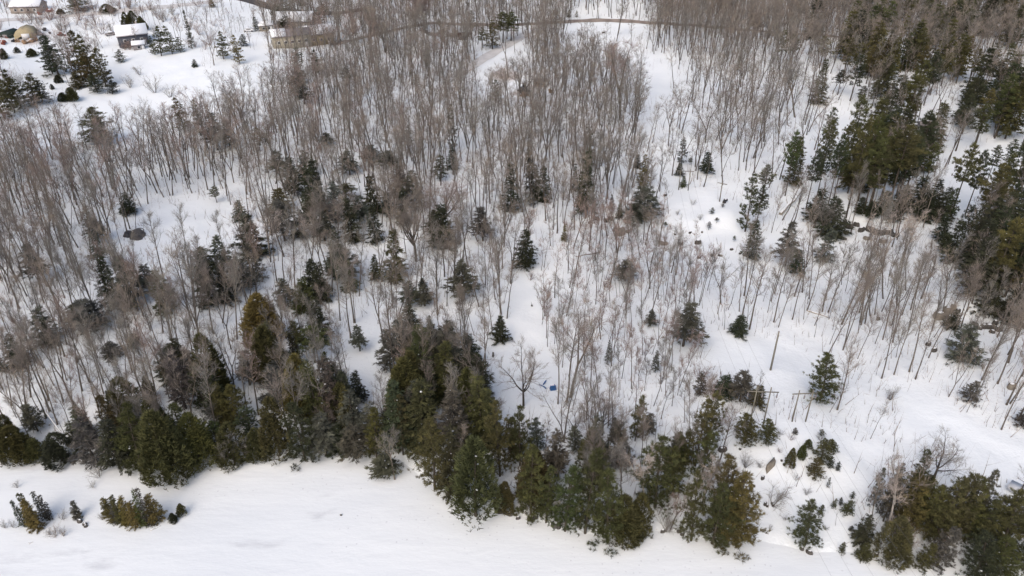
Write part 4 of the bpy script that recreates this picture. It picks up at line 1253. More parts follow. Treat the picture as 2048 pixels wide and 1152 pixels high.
# ------------------------------------------------------------------ rocks
def rock_mesh(seed, flat=.6, snow=True):
    rng = np.random.default_rng(seed)
    n, m = 10, 6
    V = [(0, 0, 1.0)]
    for i in range(1, m):
        ph = math.pi * i / m
        for j in range(n):
            th = 2 * math.pi * j / n
            V.append((math.sin(ph) * math.cos(th), math.sin(ph) * math.sin(th), math.cos(ph)))
    V.append((0, 0, -1.0))
    V = np.array(V)
    k = rng.normal(size=(6, 3))
    r = 1 + sum(.16 * np.abs(V @ (k[i] / np.linalg.norm(k[i]))) * rng.uniform(-1, 1) for i in range(6)) + rng.normal(size=len(V)) * .06
    V = V * r[:, None]
    V[:, 2] = np.clip(V[:, 2], -1, .62) * flat
    F = []
    for j in range(n):
        F.append((0, 1 + j, 1 + (j + 1) % n))
        for i in range(m - 2):
            a, b = 1 + i * n + j, 1 + i * n + (j + 1) % n
            F += [(a, a + n, b + n), (a, b + n, b)]
        F.append((1 + (m - 2) * n + j, len(V) - 1, 1 + (m - 2) * n + (j + 1) % n))
    body = MB().add(V, F, 0)
    cap = None
    if snow:
        C, CF = [], []
        rr = .55
        for i in range(3):
            s = [1.0, .75, .3][i] * rr
            for j in range(n):
                th = 2 * math.pi * j / n
                C.append((math.cos(th) * s * r[1 + j] + .05, math.sin(th) * s * r[1 + j] + .22, (.50 + [0, .16, .24][i]) * flat))
        C.append((.05, .22, .78 * flat))
        for i in range(2):
            for j in range(n):
                a, b = i * n + j, i * n + (j + 1) % n
                CF += [(a, b, b + n), (a, b + n, a + n)]
        for j in range(n):
            CF.append((2 * n + j, 2 * n + (j + 1) % n, 3 * n))
        cap = MB().add(C, CF, 0)
    return body, cap


RK = []
for s in range(7):
    b, c = rock_mesh(60 + s, [.9, .8, 1.0, .85, .95, .75, 1.0][s])
    RK.append((b.mesh("stone", [M_ROCK]), c.mesh("snow_cap", [M_SNOW]), b.mesh("stone_pale", [M_ROCKL])))
rngr = np.random.default_rng(9)
ROCKS = """
1192 438 12 6 d|1180 446 8 4 d|1212 442 10 6 d|1222 438 12 7 d|1240 468 24 16 p|1232 462 12 8 d|1268 452 8 6 d|1276 446 7 6 d|1255 465 8 5 p
1330 392 7 4 d|1326 488 18 6 p|1362 489 11 6 d|1396 487 15 7 d|1350 470 5 3 d|1380 466 7 3 d|1404 465 5 3 d|1463 500 8 4 d|1480 508 6 3 d|1398 516 8 3 d|1440 512 9 4 d
1685 448 14 8 d|1698 456 16 9 d|1712 452 14 9 d|1692 466 12 6 p|1722 462 16 9 d|1740 462 22 11 d|1758 468 20 10 d|1775 466 16 9 d|1688 479 9 5 d|1672 477 9 5 d|1662 470 8 5 d|1790 472 18 9 d|1735 478 18 6 p|1765 484 14 5 p
1880 632 22 10 p|1896 622 16 10 p|1906 616 12 9 p|1916 622 12 5 d|1950 650 14 7 d|1958 658 12 5 d|1968 655 14 6 d|1990 648 13 10 d|1978 654 16 7 d|1996 660 15 7 d|1984 665 12 5 d|2003 640 9 4 d|2018 644 8 4 d|2044 654 14 12 d|2036 662 12 5 d|1856 690 10 5 d|1868 702 14 6 d|2022 776 16 10 p|1756 640 8 8 d|1207 66 6 3 d
1500 1000 8 7 d|1502 978 8 5 d|1508 974 5 5 d|1525 958 7 6 d|1508 998 5 3 d|1530 1010 5 4 d|1534 1013 5 3 d|1546 1012 5 3 d|1544 1008 5 3 d|1563 922 5 4 d|1588 931 5 4 d|1568 930 6 4 d|1445 900 14 6 d|1480 899 4 3 d|1604 1100 6 4 d|1618 1106 12 4 d|1512 1010 4 3 d
1000 1022 14 5 d|1012 1026 12 4 d|1020 1030 10 4 d|1030 1030 8 3 d|1036 1038 7 4 d|1062 1038 12 4 d|1072 1036 8 4 d|1110 1052 12 6 d|1118 1056 8 5 d|1300 1060 6 3 d|1326 1064 9 4 d|1358 1064 8 5 d|1364 1070 6 4 d|1752 1112 6 4 d|1735 1110 5 3 d
170 1050 8 4 d|160 1044 9 5 d|172 1054 6 3 d|918 1013 3 2 d|920 1016 3 2 d|682 1031 4 2 d|195 928 8 4 d|840 712 5 4 d|925 700 5 3 d
"""
for line in ROCKS.strip().splitlines():
    for it in line.split("|"):
        a = it.split()
        px, py, w, h = map(float, a[:4])
        if py > 1000:
            w, h = w * 1.3, h * 1.5
        x, y, z = ground(px, py)
        s = mpp(px, py) * w * .5
        k = rngr.integers(7)
        r = empty("boulder", (x, y, max(z, 0) + .1), rngr.uniform(-.6, .6), None, "rock", "dark rocks breaking through the snow")
        hz = mpp(px, py) * h * 1.5
        r.scale = (s * 1.15, s * .8, max(hz, .3))
        put("stone", RK[k][0] if a[4] == 'd' else RK[k][2], r)
        put("snow_cap", RK[k][1], r)
        THINGS.append((r, "boulder", "rock", f"{'dark' if a[4] == 'd' else 'tan'} {'broad' if w > 11 else 'small'} snow-capped", px, py))

# pale slab wall on the power-line slope
x, y, z = ground(1541, 938)
s = mpp(1541, 938)
slab = MB().add([(-.75, -.75, -.5), (.75, .45, -.5), (.75, .45, 1.25), (-.75, -.75, .75), (-.75, .1, -.5), (.75, 1.3, -.5), (.70, 1.3, 1.3), (-.70, .1, .8)],
                [(0, 1, 2), (0, 2, 3), (5, 4, 7), (5, 7, 6), (3, 2, 6), (3, 6, 7), (1, 5, 6), (1, 6, 2), (4, 0, 3), (4, 3, 7)]).build("stone_slab", M_ROCKL, None, (x, y, z))
tag(slab, "tan angular stone slab standing on the power-line slope", "rock slab")

# fallen and leaning logs
rngl = np.random.default_rng(3)


def log(p1, p2, r, label, h1=0.0, h2=0.0, name="fallen_log", snow=True, mat=None):
    a, b = np.array(ground(*p1)), np.array(ground(*p2))
    a[2] = max(a[2], 0) + r * .6 + h1
    b[2] = max(b[2], 0) + r * .6 + h2
    P = np.array([a + (b - a) * t + rngl.normal(size=3) * r * .25 * (0 < t < 1) for t in np.linspace(0, 1, 6)])
    root = empty(name, tuple(a), 0, label, "log")
    MB().tube(P - a, r * np.linspace(1, .55, 6), 7, 0, .5, True).build("trunk", mat or M_LOG, root)
    if snow:
        MB().tube(P - a + np.array([0, 0, r * .62]), r * np.linspace(.7, .4, 6), 6, 0, .5, True).build("snow_strip", M_SNOW, root)
    for k in range(3):
        m = MB()
        q = P[1 + k] - a
        d = np.array([rngl.normal(), rngl.normal(), .8])
        d /= np.linalg.norm(d)
        L = r * rngl.uniform(2.5, 4.5)
        m.tube([q, q + d * L * .5, q + d * L + rngl.normal(size=3) * .1], [r * .3, r * .2, r * .06], 4)
        m.build("broken_branch", mat or M_LOG, root)


log((1560, 430), (1600, 392), .45, "thick pale trunk fallen along the slope beside dark pines", 0, 1.0)
log((1615, 622), (1656, 635), .18, "dark snow-edged log lying among thin bare trees right of the thicket")
log((1200, 505), (1152, 530), .22, "snow-coated broken trunk propped low among reddish saplings", 0, 2.0)
log((300, 1062), (322, 1052), .08, "thin grey dead branch on the ice below the spruce clump")
log((922, 1018), (946, 1028), .16, "slim pale log on the ice at the shore beside two dark specks")
log((165, 925), (105, 855), .16, "long pale dead trunk leaning out over the shore snow", 0, 3.0)
log((58, 1088), (66, 1084), .06, "tiny grey stick lying alone on the lake snow")
log((1062, 1060 - 448), (1066, 1061 - 448), .16, "small dark stub of wood alone on the white trail", snow=False, mat=M_ROCK)
log((270, 715), (315, 760), .28, "dark snow-spotted leaning trunk above the dark hemlock", 0, 3.0)
log((1030, 985), (1290, 985), .03, "unused", snow=False) if False else None
log((685, 745), (700, 780), .3, "bent dark trunk with snow on its broken top beside the white gap", 0, 0.3)
log((688, 892), (690, 880), .22, "short white snow-plastered stub among the shore conifers", 0, 1.2)
log((1045, 900), (1052, 893), .4, "white snow-covered stump end between the shore pines", 0, 1.0)
log((1455, 556), (1485, 530), .12, "grey dead tree lying across the thin saplings", 0, .5)

# person-height dark stump by the trail
x, y, z = ground(986, 713)
st = empty("tree_stump", (x, y, z), 0, "dark upright stump at the left edge of the white trail", "stump")
MB().tube([(0, 0, -.2), (.02, 0, .5), (.05, .03, 1.1)], [.24, .19, .16], 8, 0, .5, True).build("stump_wood", M_ROCK, st)
MB().tube([(.05, .03, 1.09), (.05, .03, 1.2)], [.15, .07], 8, 0, .5, True).build("snow_cap", M_SNOW, st)


# ------------------------------------------------------------------ power line
def pole_mesh(h, r=.14):
    return MB().tube([(0, 0, -.4), (0, 0, h * .5), (0, 0, h)], [r * 1.15, r, r * .8], 8, 0, .5, True)


def frame(p1, p2, top1, label, over=1.6):
    a, b = np.array(ground(*p1)), np.array(ground(*p2))
    h = height_for(p1[0], p1[1], top1)
    c = (a + b) / 2
    rz = math.atan2(b[1] - a[1], b[0] - a[0])
    root = empty("crossarm_pole_frame", tuple(c), rz, label, "power pole", "two-legged power line frames")
    half = np.hypot(*(b - a)[:2]) / 2
    topz = max(a[2], b[2]) + h - c[2]
    for sx, q in ((-half, a), (half, b)):
        z0 = q[2] - c[2]
        m = MB().tube([(sx, 0, z0 - .4), (sx, 0, (z0 + topz) / 2), (sx, 0, topz)], [.125, .11, .09], 8, 0, .5, True)
        m.build("pole", M_POLE, root)
    za = topz - h * .13
    MB().box((0, .19, za), ((half + over) * 2, .12, .15)).build("crossarm", M_POLE, root)
    for sx in (-half - over + .2, 0, half + over - .2):
        m = MB().tube([(sx, .19, za - .12), (sx, .19, za - .45)], [.05, .05], 6, 0, .5, True)
        for k in range(4):
            zz = za - .5 - .18 * k
            m.tube([(sx, .19, zz + .05), (sx, .19, zz), (sx, .19, zz - .1)], [.05, .14, .05], 8, 0, .5, True)
        m.build("insulator", M_TRIM if False else M_GREY, root)
    ca, sa = math.cos(rz), math.sin(rz)
    return [np.array((c[0] + sx * ca - .19 * sa, c[1] + sx * sa + .19 * ca, c[2] + za - 1.2)) for sx in (-half - over + .2, 0, half + over - .2)]


f1 = frame((1498, 855), (1525, 855), 775, "two-pole crossarm frame rising out of the round pine bush", 1.4)
f2 = frame((1584, 843), (1611, 843), 781, "two-pole crossarm frame standing clear on the open slope", 0.95)
f3 = frame((1357, 380), (1376, 381), 337, "far two-pole crossarm frame at the top of the snowy clearing", 0.9)

x, y, z = ground(1541, 740)
sp = empty("utility_pole", (x, y, z), 0, "tall bare lone pole in the white clearing beside the round bush", "power pole")
hp = height_for(1541, 740, 663)
pole_mesh(hp, .16).build("pole", M_POLE, sp)
MB().tube([(0, 0, hp - .02), (0, 0, hp + .12)], [.16, .05], 8, 0, .5, True).build("pole_cap", M_GREY, sp)
x, y, z = ground(1439, 403)
sp2 = empty("utility_pole", (x, y, z), -.5, "thin pole with a short tilted crossarm on the upper clearing", "power pole")
hp2 = height_for(1439, 403, 364)
pole_mesh(hp2, .13).build("pole", M_POLE, sp2)
MB().box((0, .16, hp2 - .5), (2.4, .12, .16)).build("crossarm", M_POLE, sp2)


def wire(a, b, sag, label):
    P = [a + (b - a) * t - np.array([0, 0, sag * 4 * t * (1 - t)]) for t in np.linspace(0, 1, 17)]
    o = MB().tube(P, np.full(17, .012), 4).build("power_line", M_WIRE)
    tag(o, label, "power line", "thin power lines over the slope")


far1 = [np.array(ground(1610 + 40 * k, 1150)) + np.array([0, -24, 12]) for k in range(3)]
far2 = [np.array(ground(1760 + 40 * k, 1190)) + np.array([0, -24, 12]) for k in range(3)]
for k, w in enumerate(("first", "middle", "last")):
    wire(f1[k], far1[k], 2.0, f"{w} wire running from the bush-hidden frame out over the lake shore")
    wire(f2[k], far2[k], 2.0, f"{w} wire running from the open-slope frame out over the round cedar")
    wire(f3[k], f1[k], 4.0, f"{w} wire strung between the far frame and the bush-hidden frame")


# ------------------------------------------------------------------ blue tarp heap and dark sheeted mound
def draped(name, px, py, w, d, h, mats, label, cat, seed, rz=0.0, part="sheet", bumps=3):
    x, y, z = ground(px, py)
    rng = np.random.default_rng(seed)
    root = empty(name, (x, y, max(z, 0)), rz, label, cat)
    n = 16
    g = np.linspace(-1, 1, n)
    X, Y = np.meshgrid(g, g)
    e = (np.abs(X) ** 3.2 + np.abs(Y) ** 3.2) ** (1 / 3.2)
    Z = np.clip(1.15 - e ** 3, 0, 1)
    Z = Z * (1 + .18 * np.sin(X * bumps + rng.uniform(0, 6)) * np.sin(Y * bumps * 1.2 + 1)) + rng.normal(size=X.shape) * .05
    V = np.stack([X.ravel() * w / 2 * (1 + .06 * np.sin(Y.ravel() * 7)), Y.ravel() * d / 2 * (1 + .06 * np.sin(X.ravel() * 6)), np.where(e.ravel() > .99, -.25, Z.ravel() * h)], 1)
    i = np.arange(n * n).reshape(n, n)
    a, b, c, q = i[:-1, :-1].ravel(), i[:-1, 1:].ravel(), i[1:, 1:].ravel(), i[1:, :-1].ravel()
    MB().add(V, np.concatenate([np.stack([a, b, c], 1), np.stack([a, c, q], 1)])).build(part, mats, root)
    return root


s = mpp(1106, 778)
bt = draped("tarp_heap", 1106, 778, 14 * s, 1.0, .85, M_BLUE, "bright blue tarp over a heap beside the thin trunk on the trail", "tarp", 4, .2)
MB().tube([(-1.2, .2, .1), (-1.5, .5, .35), (-2.2, 1.4, .3)], [.12, .10, .06], 6, 0, .5, True).build("loose_flap", M_BLUE, bt)
MB().add([(-.4, -.1, .88), (.5, -.1, .9), (.5, .4, .88), (-.4, .4, .86), (0, .15, 1.0)], [(0, 1, 4), (1, 2, 4), (2, 3, 4), (3, 0, 4)]).build("snow_patch", M_SNOW, bt)
x, y, z = ground(1090, 767)
pc = empty("tarp_scrap", (x, y, z), .8, "small blue strip sticking up from the snow beside the blue tarp", "tarp")
MB().tube([(-.5, 0, .0), (0, 0, .35), (.45, .1, .5)], [.12, .15, .06], 6, 0, .5, True).build("strip", M_BLUE, pc)

s = mpp(275, 472)
dm = draped("covered_pool", 276, 473, 25 * s, 4.2, 1.3, plain("brown_cover", (0.095, 0.088, 0.085), .7, .2), "rounded dark pool cover in the left woodland opening", "pool", 8, 0, "cover", 2)
a0 = np.arange(20) * 6.283 / 20
MB().tube([(math.cos(t) * 12.2 * s, math.sin(t) * 2.05, 1.1) for t in np.append(a0, a0[0])], np.full(21, .1), 5).build("rim", M_DARK, dm)
draped("dark_tarp", 257, 471, 17 * s, 2.6, 1.0, M_DARK, "flat dark tarp trailing beside the round pool cover", "tarp", 5, .06)


# ------------------------------------------------------------------ buildings and yard things
def house(name, px, py, w, d, hw, hr, rz, wall, label, roofsnow=True, roofmat=None, windows=3, chimney=True, cat="house", ridge='x', patch=None):
    """Walls, gable roof with snow, windows, door; w along local x."""
    x, y, z = ground(px, py)
    root = empty(name, (x, y, z - .1), rz, label, cat)
    MB().box((0, 0, hw / 2), (w, d, hw)).build("wall", wall, root)
    W, D = (w, d)
    ov = .35
    # gable ends
    for sx in (-1, 1):
        X = sx * (W / 2 - .02)
        MB().add([(X, -D / 2, hw), (X, D / 2, hw), (X, 0, hw + hr), (X - sx * .12, -D / 2, hw), (X - sx * .12, D / 2, hw), (X - sx * .12, 0, hw + hr)],
                 [(0, 1, 2), (4, 3, 5), (0, 2, 5), (0, 5, 3), (1, 4, 5), (1, 5, 2), (0, 3, 4), (0, 4, 1)]).build("gable", wall, root)
    t = .16

    def slab(lo, hi, mat, nm, x0=-1.0, x1=1.0, grow=1.0, par=root):
        m = MB()
        k = hr / (D / 2)
        for sy in (-1, 1):
            y0 = sy * (D / 2 + ov) * grow
            ze = hw - ov * k if grow == 1 else hw - (abs(y0) - D / 2) * k
            V = []
            for xx in (x0 * (W / 2 + ov * grow), x1 * (W / 2 + ov * grow)):
                V += [(xx, y0, ze + lo), (xx, 0, hw + hr + lo), (xx, 0, hw + hr + hi), (xx, y0, ze + hi)]
            m.add(V, [(0, 1, 2), (0, 2, 3), (5, 4, 7), (5, 7, 6), (3, 2, 6), (3, 6, 7), (0, 4, 5), (0, 5, 1), (0, 3, 7), (0, 7, 4)])
        return m.build(nm, mat, par)
    roof = slab(.02, t, roofmat or M_ROOF, "roof")
    if roofsnow:
        slab(t + .005, t + .38, M_SNOW, "roof_snow", -1.0, 1.0 if patch is None else patch, .97, roof)
    if chimney:
        m = MB().box((W * .22, D * .12, hw + hr + .3), (.6, .6, 1.6))
        m.build("chimney", M_TAN, roof)
    for i in range(windows):
        X = -W / 2 + W * (i + .8) / (windows + .6)
        wv = MB().box((X, -D / 2 - .03, hw * .56), (1.2, .08, 1.1)).build("window", M_TRIM, root)
        MB().box((X, -D / 2 - .085, hw * .56), (.95, .04, .85)).build("pane", M_GLASS, wv)
    dr = MB().box((W * .36, -D / 2 - .04, 1.05), (1.0, .1, 2.1)).build("door", M_TRIM if wall is not M_TRIM else M_RED, root)
    MB().box((W * .36 + .36, -D / 2 - .11, 1.0), (.08, .06, .08)).build("handle", M_GLASS, dr)
    for sx in (-1, 1):
        wv = MB().box((sx * (W / 2 + .03), 0, hw * .56), (.08, 1.2, 1.1)).build("window", M_TRIM, root)
        MB().box((sx * (W / 2 + .085), 0, hw * .56), (.04, .95, .85)).build("pane", M_GLASS, wv)
    return root


house("blue_house", 268, 86, 11.0, 9.0, 4.2, 2.6, .45, M_BLUEWALL, "dark blue house under thick snow before brown cedars")
porch = house("garden_shed", 279, 97, 4.2, 3.2, 1.9, .8, .35, M_GREY, "small grey snow-roofed shed just below the dark blue house", windows=1, chimney=False, cat="shed")
house("bungalow", 60, 22, 12.5, 8.5, 2.8, 2.0, .08, M_TAN, "low tan bungalow with a broad white roof at the top corner", windows=4)
house("low_cabin", 533, 60, 5.5, 4.0, 2.3, .9, .3, M_BEIGE, "little beige cabin with a flat snow roof beside a lone pine", windows=2, chimney=False, cat="cabin")
house("hidden_house", 594, 54, 14.0, 9.5, 3.4, 2.6, .05, M_TAN, "white-roofed house half hidden by dark round pines", windows=4)
house("long_house", 584, 92, 14.5, 8.0, 5.0, 1.6, .38, M_BEIGE, "long beige house with a half-bare grey roof above the wood", patch=-.25, windows=5)
house("yellow_wall_house", 632, 86, 13.0, 8.5, 4.4, 2.2, .42, plain("ochre_siding", (.37, .31, .19), .8, .12), "ochre-walled house with a snowy roof joined to the long beige one", windows=4)
house("brown_shed", 1082, 171, 4.6, 3.0, 2.0, .5, 0, M_ORANGE, "brown plank shed among trunks near the digger", windows=1, chimney=False, cat="shed", roofsnow=False)
house("woodland_hut", 1849, 264, 4.0, 3.4, 2.3, 1.1, -.1, M_GREY, "small grey hut under tall dark pines on the far right slope", windows=1, chimney=False, cat="hut", roofsnow=False, roofmat=M_GREY)
house("maroon_shed", 930, 78, 5.2, 3.0, 1.7, .9, .0, plain("maroon_board", (.10, .05, .045), .85, .2), "low maroon shed below the leafy brown cedar by the road", windows=1, chimney=False, cat="shed", roofsnow=False, roofmat=plain("maroon_roof", (.09, .05, .045), .85, .2))

# dark fence line near the road
def fence(pts, h, label):
    P = [np.array(ground(*p)) for p in pts]
    root = empty("board_fence", tuple(P[0]), 0, label, "fence")
    for a, b in zip(P[:-1], P[1:]):
        d = b - a
        L = np.hypot(d[0], d[1])
        rz = math.atan2(d[1], d[0])
        c = (a + b) / 2 - P[0]
        MB().box((c[0], c[1], c[2] + h * .55), (L, .06, h * .8), rz).build("board_panel", M_GREY, root)
    for q in P:
        q = q - P[0]
        MB().box((q[0], q[1], q[2] + h * .5), (.16, .16, h * 1.2)).build("post", M_POLE, root)


fence([(840, 62), (856, 70), (870, 76), (880, 68), (890, 64)], 1.6, "grey board fence with a dip in it below the far road")
fence([(893, 74), (904, 75), (914, 75)], 1.7, "short grey board fence beside the maroon shed")

# yellow domed shelter, dark domed shelter
def dome(name, px, py, w, d, h, rz, mat, label):
    x, y, z = ground(px, py)
    root = empty(name, (x, y, z - .1), rz, label, "shelter")
    prof = [(-.5, 0), (-.5, .45), (-.36, .8), (0, 1.0), (.36, .8), (.5, .45), (.5, 0)]
    n = len(prof)
    V = [(X * w, -d / 2, Z * h) for X, Z in prof] + [(X * w, d / 2, Z * h) for X, Z in prof] + [(0, -d / 2, .4 * h), (0, d / 2, .4 * h)]
    F = []
    for i in range(n - 1):
        F += [(i, i + 1, n + i + 1), (i, n + i + 1, n + i)]
        F += [(i + 1, i, 2 * n), (n + i, n + i + 1, 2 * n + 1)]
    MB().add(V, F).build("cover", mat, root)
    MB().box((.1 * w, -d / 2 - .03, .28 * h), (.42 * w, .08, .52 * h)).build("door_flap", M_TRIM if mat is M_YELLOW else M_GREY, root)
    for i in (1, 3, 5):
        X, Z = prof[i]
        MB().tube([(X * w * 1.01, -d / 2 - .05, Z * h * 1.01), (X * w * 1.01, d / 2 + .05, Z * h * 1.01)], [.05, .05], 5).build("frame_tube", M_GREY, root)


dome("yellow_shelter", 54, 73, 7.0, 8.0, 4.0, .25, M_YELLOW, "big yellow domed tarp shelter in the cluttered yard")
dome("dark_shelter", 20, 72, 5.4, 6.0, 2.6, -.25, plain("dark_green_cover", (.03, .045, .04), .7, .2), "dark green domed shelter leaning on the yellow one")

# cluttered yard
rngy = np.random.default_rng(21)
for px, py, w, mat, lab in [(4, 74, 1.8, M_RED, "rust red junk heap at the very edge of the yard"), (16, 76, 1.4, M_RED, "small rust and grey junk heap below the dark shelter"),
                            (6, 88, 2.4, M_RED, "dark red crate stack low at the yard edge"), (26, 84, 1.4, M_DARK, "dark little crate stack left of the lumber"),
                            (90, 62, 1.8, M_DARK, "dark junk heap on the bank right of the yellow shelter"), (82, 70, 2.6, M_GREY, "grey board stack with snow right of the yellow shelter"),
                            (124, 72, 2.6, M_RED, "low dark red heap alone on the snow bank"), (100, 68, 1.0, M_DARK, "tiny dark box on the snow bank"),
                            (35, 84, 1.6, M_ORANGE, "first orange lumber pile in the yard"), (62, 84, 2.8, M_ORANGE, "widest orange lumber pile below the yellow shelter"),
                            (50, 87, 2.4, M_ORANGE, "orange lumber pile spilling toward the pines"), (73, 81, 2.0, M_ORANGE, "orange lumber pile nearest the big dark pine"),
                            (100, 24, 2.6, M_RED, "long brown woodpile beside the little cedar and the bungalow"), (80, 30, 2.0, M_RED, "low reddish heap below the bungalow"),
                            (1050, 193, 2.8, M_ORANGE, "brown log pile below the digger"), (1103, 185, 1.7, M_ORANGE, "small dark brown heap right of the plank shed"),
                            (1450, 405, 1.0, M_DARK, "small dark round bale below the tilted-arm pole")]:
    x, y, z = ground(px, py)
    r = empty("junk_pile", (x, y, z), rngy.uniform(-.3, .3), lab, "pile")
    m = MB()
    for k in range(7):
        m.box((rngy.uniform(-.35, .35) * w, rngy.uniform(-.3, .3) * w, .25 + .22 * (k % 3) * min(w, 2)), (w * rngy.uniform(.3, .7), w * rngy.uniform(.2, .4), .5), rngy.uniform(-.6, .6), 0, .9)
    m.build("heap", mat, r)
    MB().box((.05 * w, .1 * w, .62 + .3 * min(w, 2)), (w * .55, w * .4, .16), .3, 0, .6).build("snow_cap", M_SNOW, r)


def car(px, py, rz, mat, label, snow=True, van=False):
    x, y, z = ground(px, py)
    r = empty("parked_car", (x, y, z), rz, label, "car")
    m = MB()
    prof = [(-2.1, .35), (-2.1, .85), (-1.2, .95), (-.75, 1.45 + .3 * van), (.9 + .6 * van, 1.45 + .3 * van), (1.6 + .3 * van, .95), (2.1, .85), (2.1, .35)]
    n = len(prof)
    V = [(a, -.85, b) for a, b in prof] + [(a, .85, b) for a, b in prof] + [(0, -.85, .6), (0, .85, .6)]
    F = []
    for i in range(n):
        j = (i + 1) % n
        F += [(i, n + j, j), (i, n + i, n + j), (i, j, 2 * n), (n + j, n + i, 2 * n + 1)]
    m.add(V, F).build("body", mat, r)
    for sy in (-1, 1):
        MB().box((.1, sy * .86, 1.17), (1.7, .03, .36)).build("window", M_GLASS, r)
        for sx in (-1.35, 1.35):
            w = MB().tube([(sx, sy * .72, .33), (sx, sy * .92, .33)], [.33, .33], 12, 0, .5, True).build("wheel", M_TYRE, r)
            MB().tube([(sx, sy * .921, .33), (sx, sy * .94, .33)], [.19, .17], 10, 0, .5, True).build("rim", M_GREY, w)
    if snow:
        MB().box((.1, 0, 1.55 + .3 * van), (1.7, 1.5, .2), 0, 0, .85).build("snow_cap", M_SNOW, r)


car(222, 71, .25, M_GREY, "snow-topped grey car on the white drive beside the blue house")
car(100, 18 + 8, 0.1, M_DARK, "dark car parked by the bungalow at the top", True) if False else None
car(498, 63, .1, M_TRIM, "white snow-covered car below the lone pine and cabin", True)

# digger
x, y, z = ground(1048, 184)
ex = empty("excavator", (x, y, z), .35, "dark tracked digger with a raised bent arm in the muddy clearing", "excavator")
for sy in (-1, 1):
    m = MB().box((0, sy * .95, .42), (3.0, .5, .6), 0, 0, .9)
    m.tube([(-1.5, sy * 1.2, .42), (-1.5, sy * .7, .42)], [.40, .40], 10, 0, .5, True).tube([(1.5, sy * .7, .42), (1.5, sy * 1.2, .42)], [.40, .40], 10, 0, .5, True)
    m.build("track", M_TYRE, ex)
MB().box((-.3, 0, 1.25), (2.5, 2.1, .9), 0, 0, .92).build("engine_deck", M_DARK, ex)
cb = MB().box((.35, .5, 2.3), (1.2, 1.0, 1.3), 0, 0, .85).build("cab", M_DARK, ex)
MB().box((.97, .5, 2.4), (.04, .75, .8)).build("pane", M_GLASS, cb)
MB().tube([(.8, -.2, 1.4), (2.0, -.2, 3.2), (3.0, -.2, 4.0)], [.22, .2, .17], 6, 0, .5, True).build("boom", M_DARK, ex)
MB().tube([(3.0, -.2, 4.05), (3.9, -.2, 4.0), (4.2, -.2, 2.9)], [.18, .17, .14], 6, 0, .5, True).build("arm", M_DARK, ex)
MB().box((4.15, -.2, 2.5), (.6, .9, .7), 0, 0, .6).build("bucket", M_DARK, ex)

# boat under snow by the right edge
x, y, z = ground(2060, 1000)
bo = empty("moored_boat", (x, y, z + .1), -.85, "white snow-covered boat with a dark window at the right edge", "boat")
V, F = [], []
secs = [(-3.2, .95, 1.0), (-1.5, 1.05, 1.0), (.5, 1.05, 1.05), (2.0, .75, 1.15), (3.2, .05, 1.3)]
for (X, hw_, hz) in secs:
    V += [(X, -hw_, hz), (X, -hw_ * .75, .25), (X, 0, 0), (X, hw_ * .75, .25), (X, hw_, hz)]
for i in range(4):
    for j in range(4):
        a = i * 5 + j
        F += [(a, a + 5, a + 6), (a, a + 6, a + 1)]
    a = i * 5
    F += [(a + 4, a + 9, a + 5), (a + 4, a + 5, a)]
F += [(0, 1, 2), (0, 2, 3), (0, 3, 4)]
MB().add(V, F).build("hull", M_TRIM, bo)
cbn = MB().box((-.2, 0, 1.5), (2.2, 1.5, 1.0), 0, 0, .8).build("cabin", M_TRIM, bo)
for sy in (-1, 1):
    MB().box((-.2, sy * .72, 1.55), (1.3, .06, .45)).build("window", M_GLASS, cbn)
MB().box((-.2, 0, 2.08), (1.9, 1.35, .16), 0, 0, .9).build("snow_cap", M_SNOW, bo)
for sy in (-1, 1):
    MB().tube([(1.0, sy * .9, 1.1), (1.2, sy * .88, 1.75), (2.6, sy * .45, 1.85), (2.9, sy * .2, 1.3)], [.03, .03, .03, .03], 5).build("rail", M_GREY, bo)

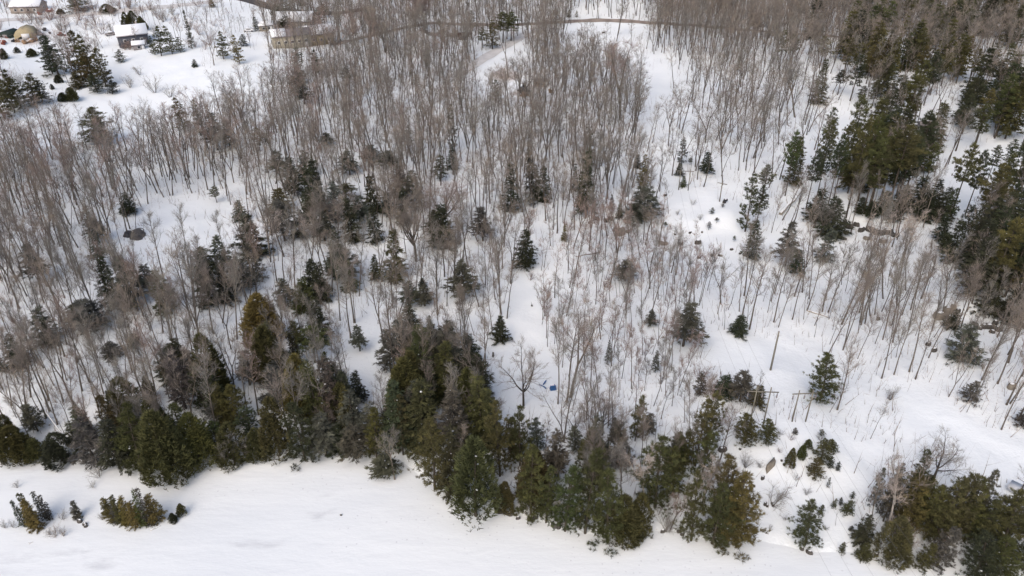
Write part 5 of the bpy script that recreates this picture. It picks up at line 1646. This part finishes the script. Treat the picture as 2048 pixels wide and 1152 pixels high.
# ------------------------------------------------------------------ labels: each says which one
LAND = [(1047, 812, "the lone spreading oak"), (1106, 775, "the blue tarp"), (268, 470, "the dark pool cover"), (1541, 740, "the lone bare pole"), (1512, 850, "the bush-hidden pole frame"),
        (1598, 843, "the open-slope pole frame"), (1367, 380, "the far pole frame"), (1440, 403, "the tilted-arm pole"), (2040, 985, "the white boat"), (1850, 262, "the grey hut"),
        (1050, 182, "the digger"), (272, 84, "the blue house"), (50, 70, "the yellow shelter"), (584, 90, "the long beige house"), (930, 76, "the maroon shed"),
        (832, 522, "the round-headed bare tree"), (75, 1050, "the smaller spruce clump"), (270, 1047, "the bigger spruce clump"), (1541, 938, "the stone slab"), (1990, 655, "the rock ledge"),
        (1240, 470, "the tan boulder mound"), (935, 1022, "the shore log"), (772, 950, "the snow-broken shore conifer"), (1578, 420, "the thick fallen trunk"), (530, 682, "the golden cedar"),
        (1472, 1088, "the golden shore pine"), (1476, 668, "the round bush by the clearing"), (1776, 1120, "the round shore cedar"), (1740, 465, "the dark rock band"), (1170, 437, "the column hemlock"),
        (243, 125, "the lone field pine"), (192, 288, "the olive pine over brown woods"), (434, 405, "the little open pine"), (1050, 535, "the hemlock heading the trail"), (362, 757, "the dark hemlock by the pale snag"),
        (1000, 682, "the hemlock beside the trail"), (265, 852, "the broad olive shore cedar"), (1610, 1090, "the lone slope pine"), (1640, 802, "the pine by the clearing's corner"), (1006, 86, "the round pine group by the road"),
        (992, 202, "the pine by the orange brush"), (690, 402, "the rounded green pine"), (1490, 463, "the tall-legged pine by the clearing"), (1925, 722, "the hemlock below the ledge"), (335, 622, "the bright green hemlock"),
        (2000, 1106, "the big olive corner pine"), (540, 510, "the white birch"), (1867, 958, "the oak by the ploughed track"), (1178, 40, "the snowy crest"), (600, 54, "the half-hidden house"), (60, 22, "the tan bungalow"),
        (1615, 632, "the dark log"), (1900, 520, "the dark wood's near edge"), (1692, 436, "the olive pine on a bare leg"), (40, 732, "the dark hemlock by the edge"), (955, 802, "the wide dark hemlock"), (1215, 1084, "the big point pine"),
        (640, 1000, "the grey slush spot"), (1366, 692, "the dead-topped hemlock"), (716, 802, "the small blue-green spruce"), (2046, 8, "the top right corner of the view"), (1590, 332, "the slim yellow-green pine"), (2046, 300, "the right edge below the hut"), (1660, 40, "the far road's end"), (1900, 400, "the bright snow gap among the pines")]
ORD = ["nearest", "second", "third", "fourth", "fifth", "sixth", "seventh", "eighth", "ninth", "tenth", "eleventh", "twelfth", "thirteenth", "fourteenth", "fifteenth", "sixteenth", "seventeenth", "eighteenth", "nineteenth", "twentieth"]
for tens, ten in (("twenty", None), ("thirty", "thirtieth"), ("forty", "fortieth"), ("fifty", "fiftieth"), ("sixty", "sixtieth")):
    ORD += ([ten] if ten else []) + [tens + "-" + w for w in ("first", "second", "third", "fourth", "fifth", "sixth", "seventh", "eighth", "ninth")]
ORD += ["farthest"] * 60
buckets = {}
LP = np.array([[a, b] for a, b, _ in LAND], float)
for rec in THINGS:
    root, name, cat, look, px, py = rec
    d = (LP - np.array([px, py])) * np.array([1, 1.5])
    dist = np.hypot(d[:, 0], d[:, 1])
    k = int(dist.argmin())
    if dist[k] < 5 and name not in ("boulder",):
        sp_ = {"bare_tree": "bare tree", "hemlock_tree": "hemlock", "pine_tree": "pine", "cedar_tree": "cedar", "birch_tree": "birch"}.get(name, cat)
        root["label"] = f"{look} {sp_} standing at the very spot of {LAND[k][2]}" if sp_.split()[-1] not in LAND[k][2] else f"{LAND[k][2]}, a {look} one"
        continue
    dx, dy = px - LP[k, 0], py - LP[k, 1]
    rel = ("right of" if dx > 0 else "left of") if abs(dx) > 1.1 * abs(dy) else ("behind" if dy < 0 else "in front of")
    buckets.setdefault((name, k, rel), []).append((dist[k], rec))
for (name, k, rel), lst in buckets.items():
    lst.sort(key=lambda t: t[0])
    for n, (_, (root, nm, cat, look, px, py)) in enumerate(lst):
        sp_ = {"bare_tree": "bare tree", "hemlock_tree": "hemlock", "pine_tree": "pine", "cedar_tree": "cedar", "birch_tree": "birch", "spruce_tree": "spruce"}.get(nm, cat)
        root["label"] = f"{look} {sp_}, {ORD[n]} one {rel} {LAND[k][2]}"

for rec in THINGS:
    w = rec[0]["label"].split()
    while len(w) > 16:
        w.pop(1)
    rec[0]["label"] = " ".join(w)
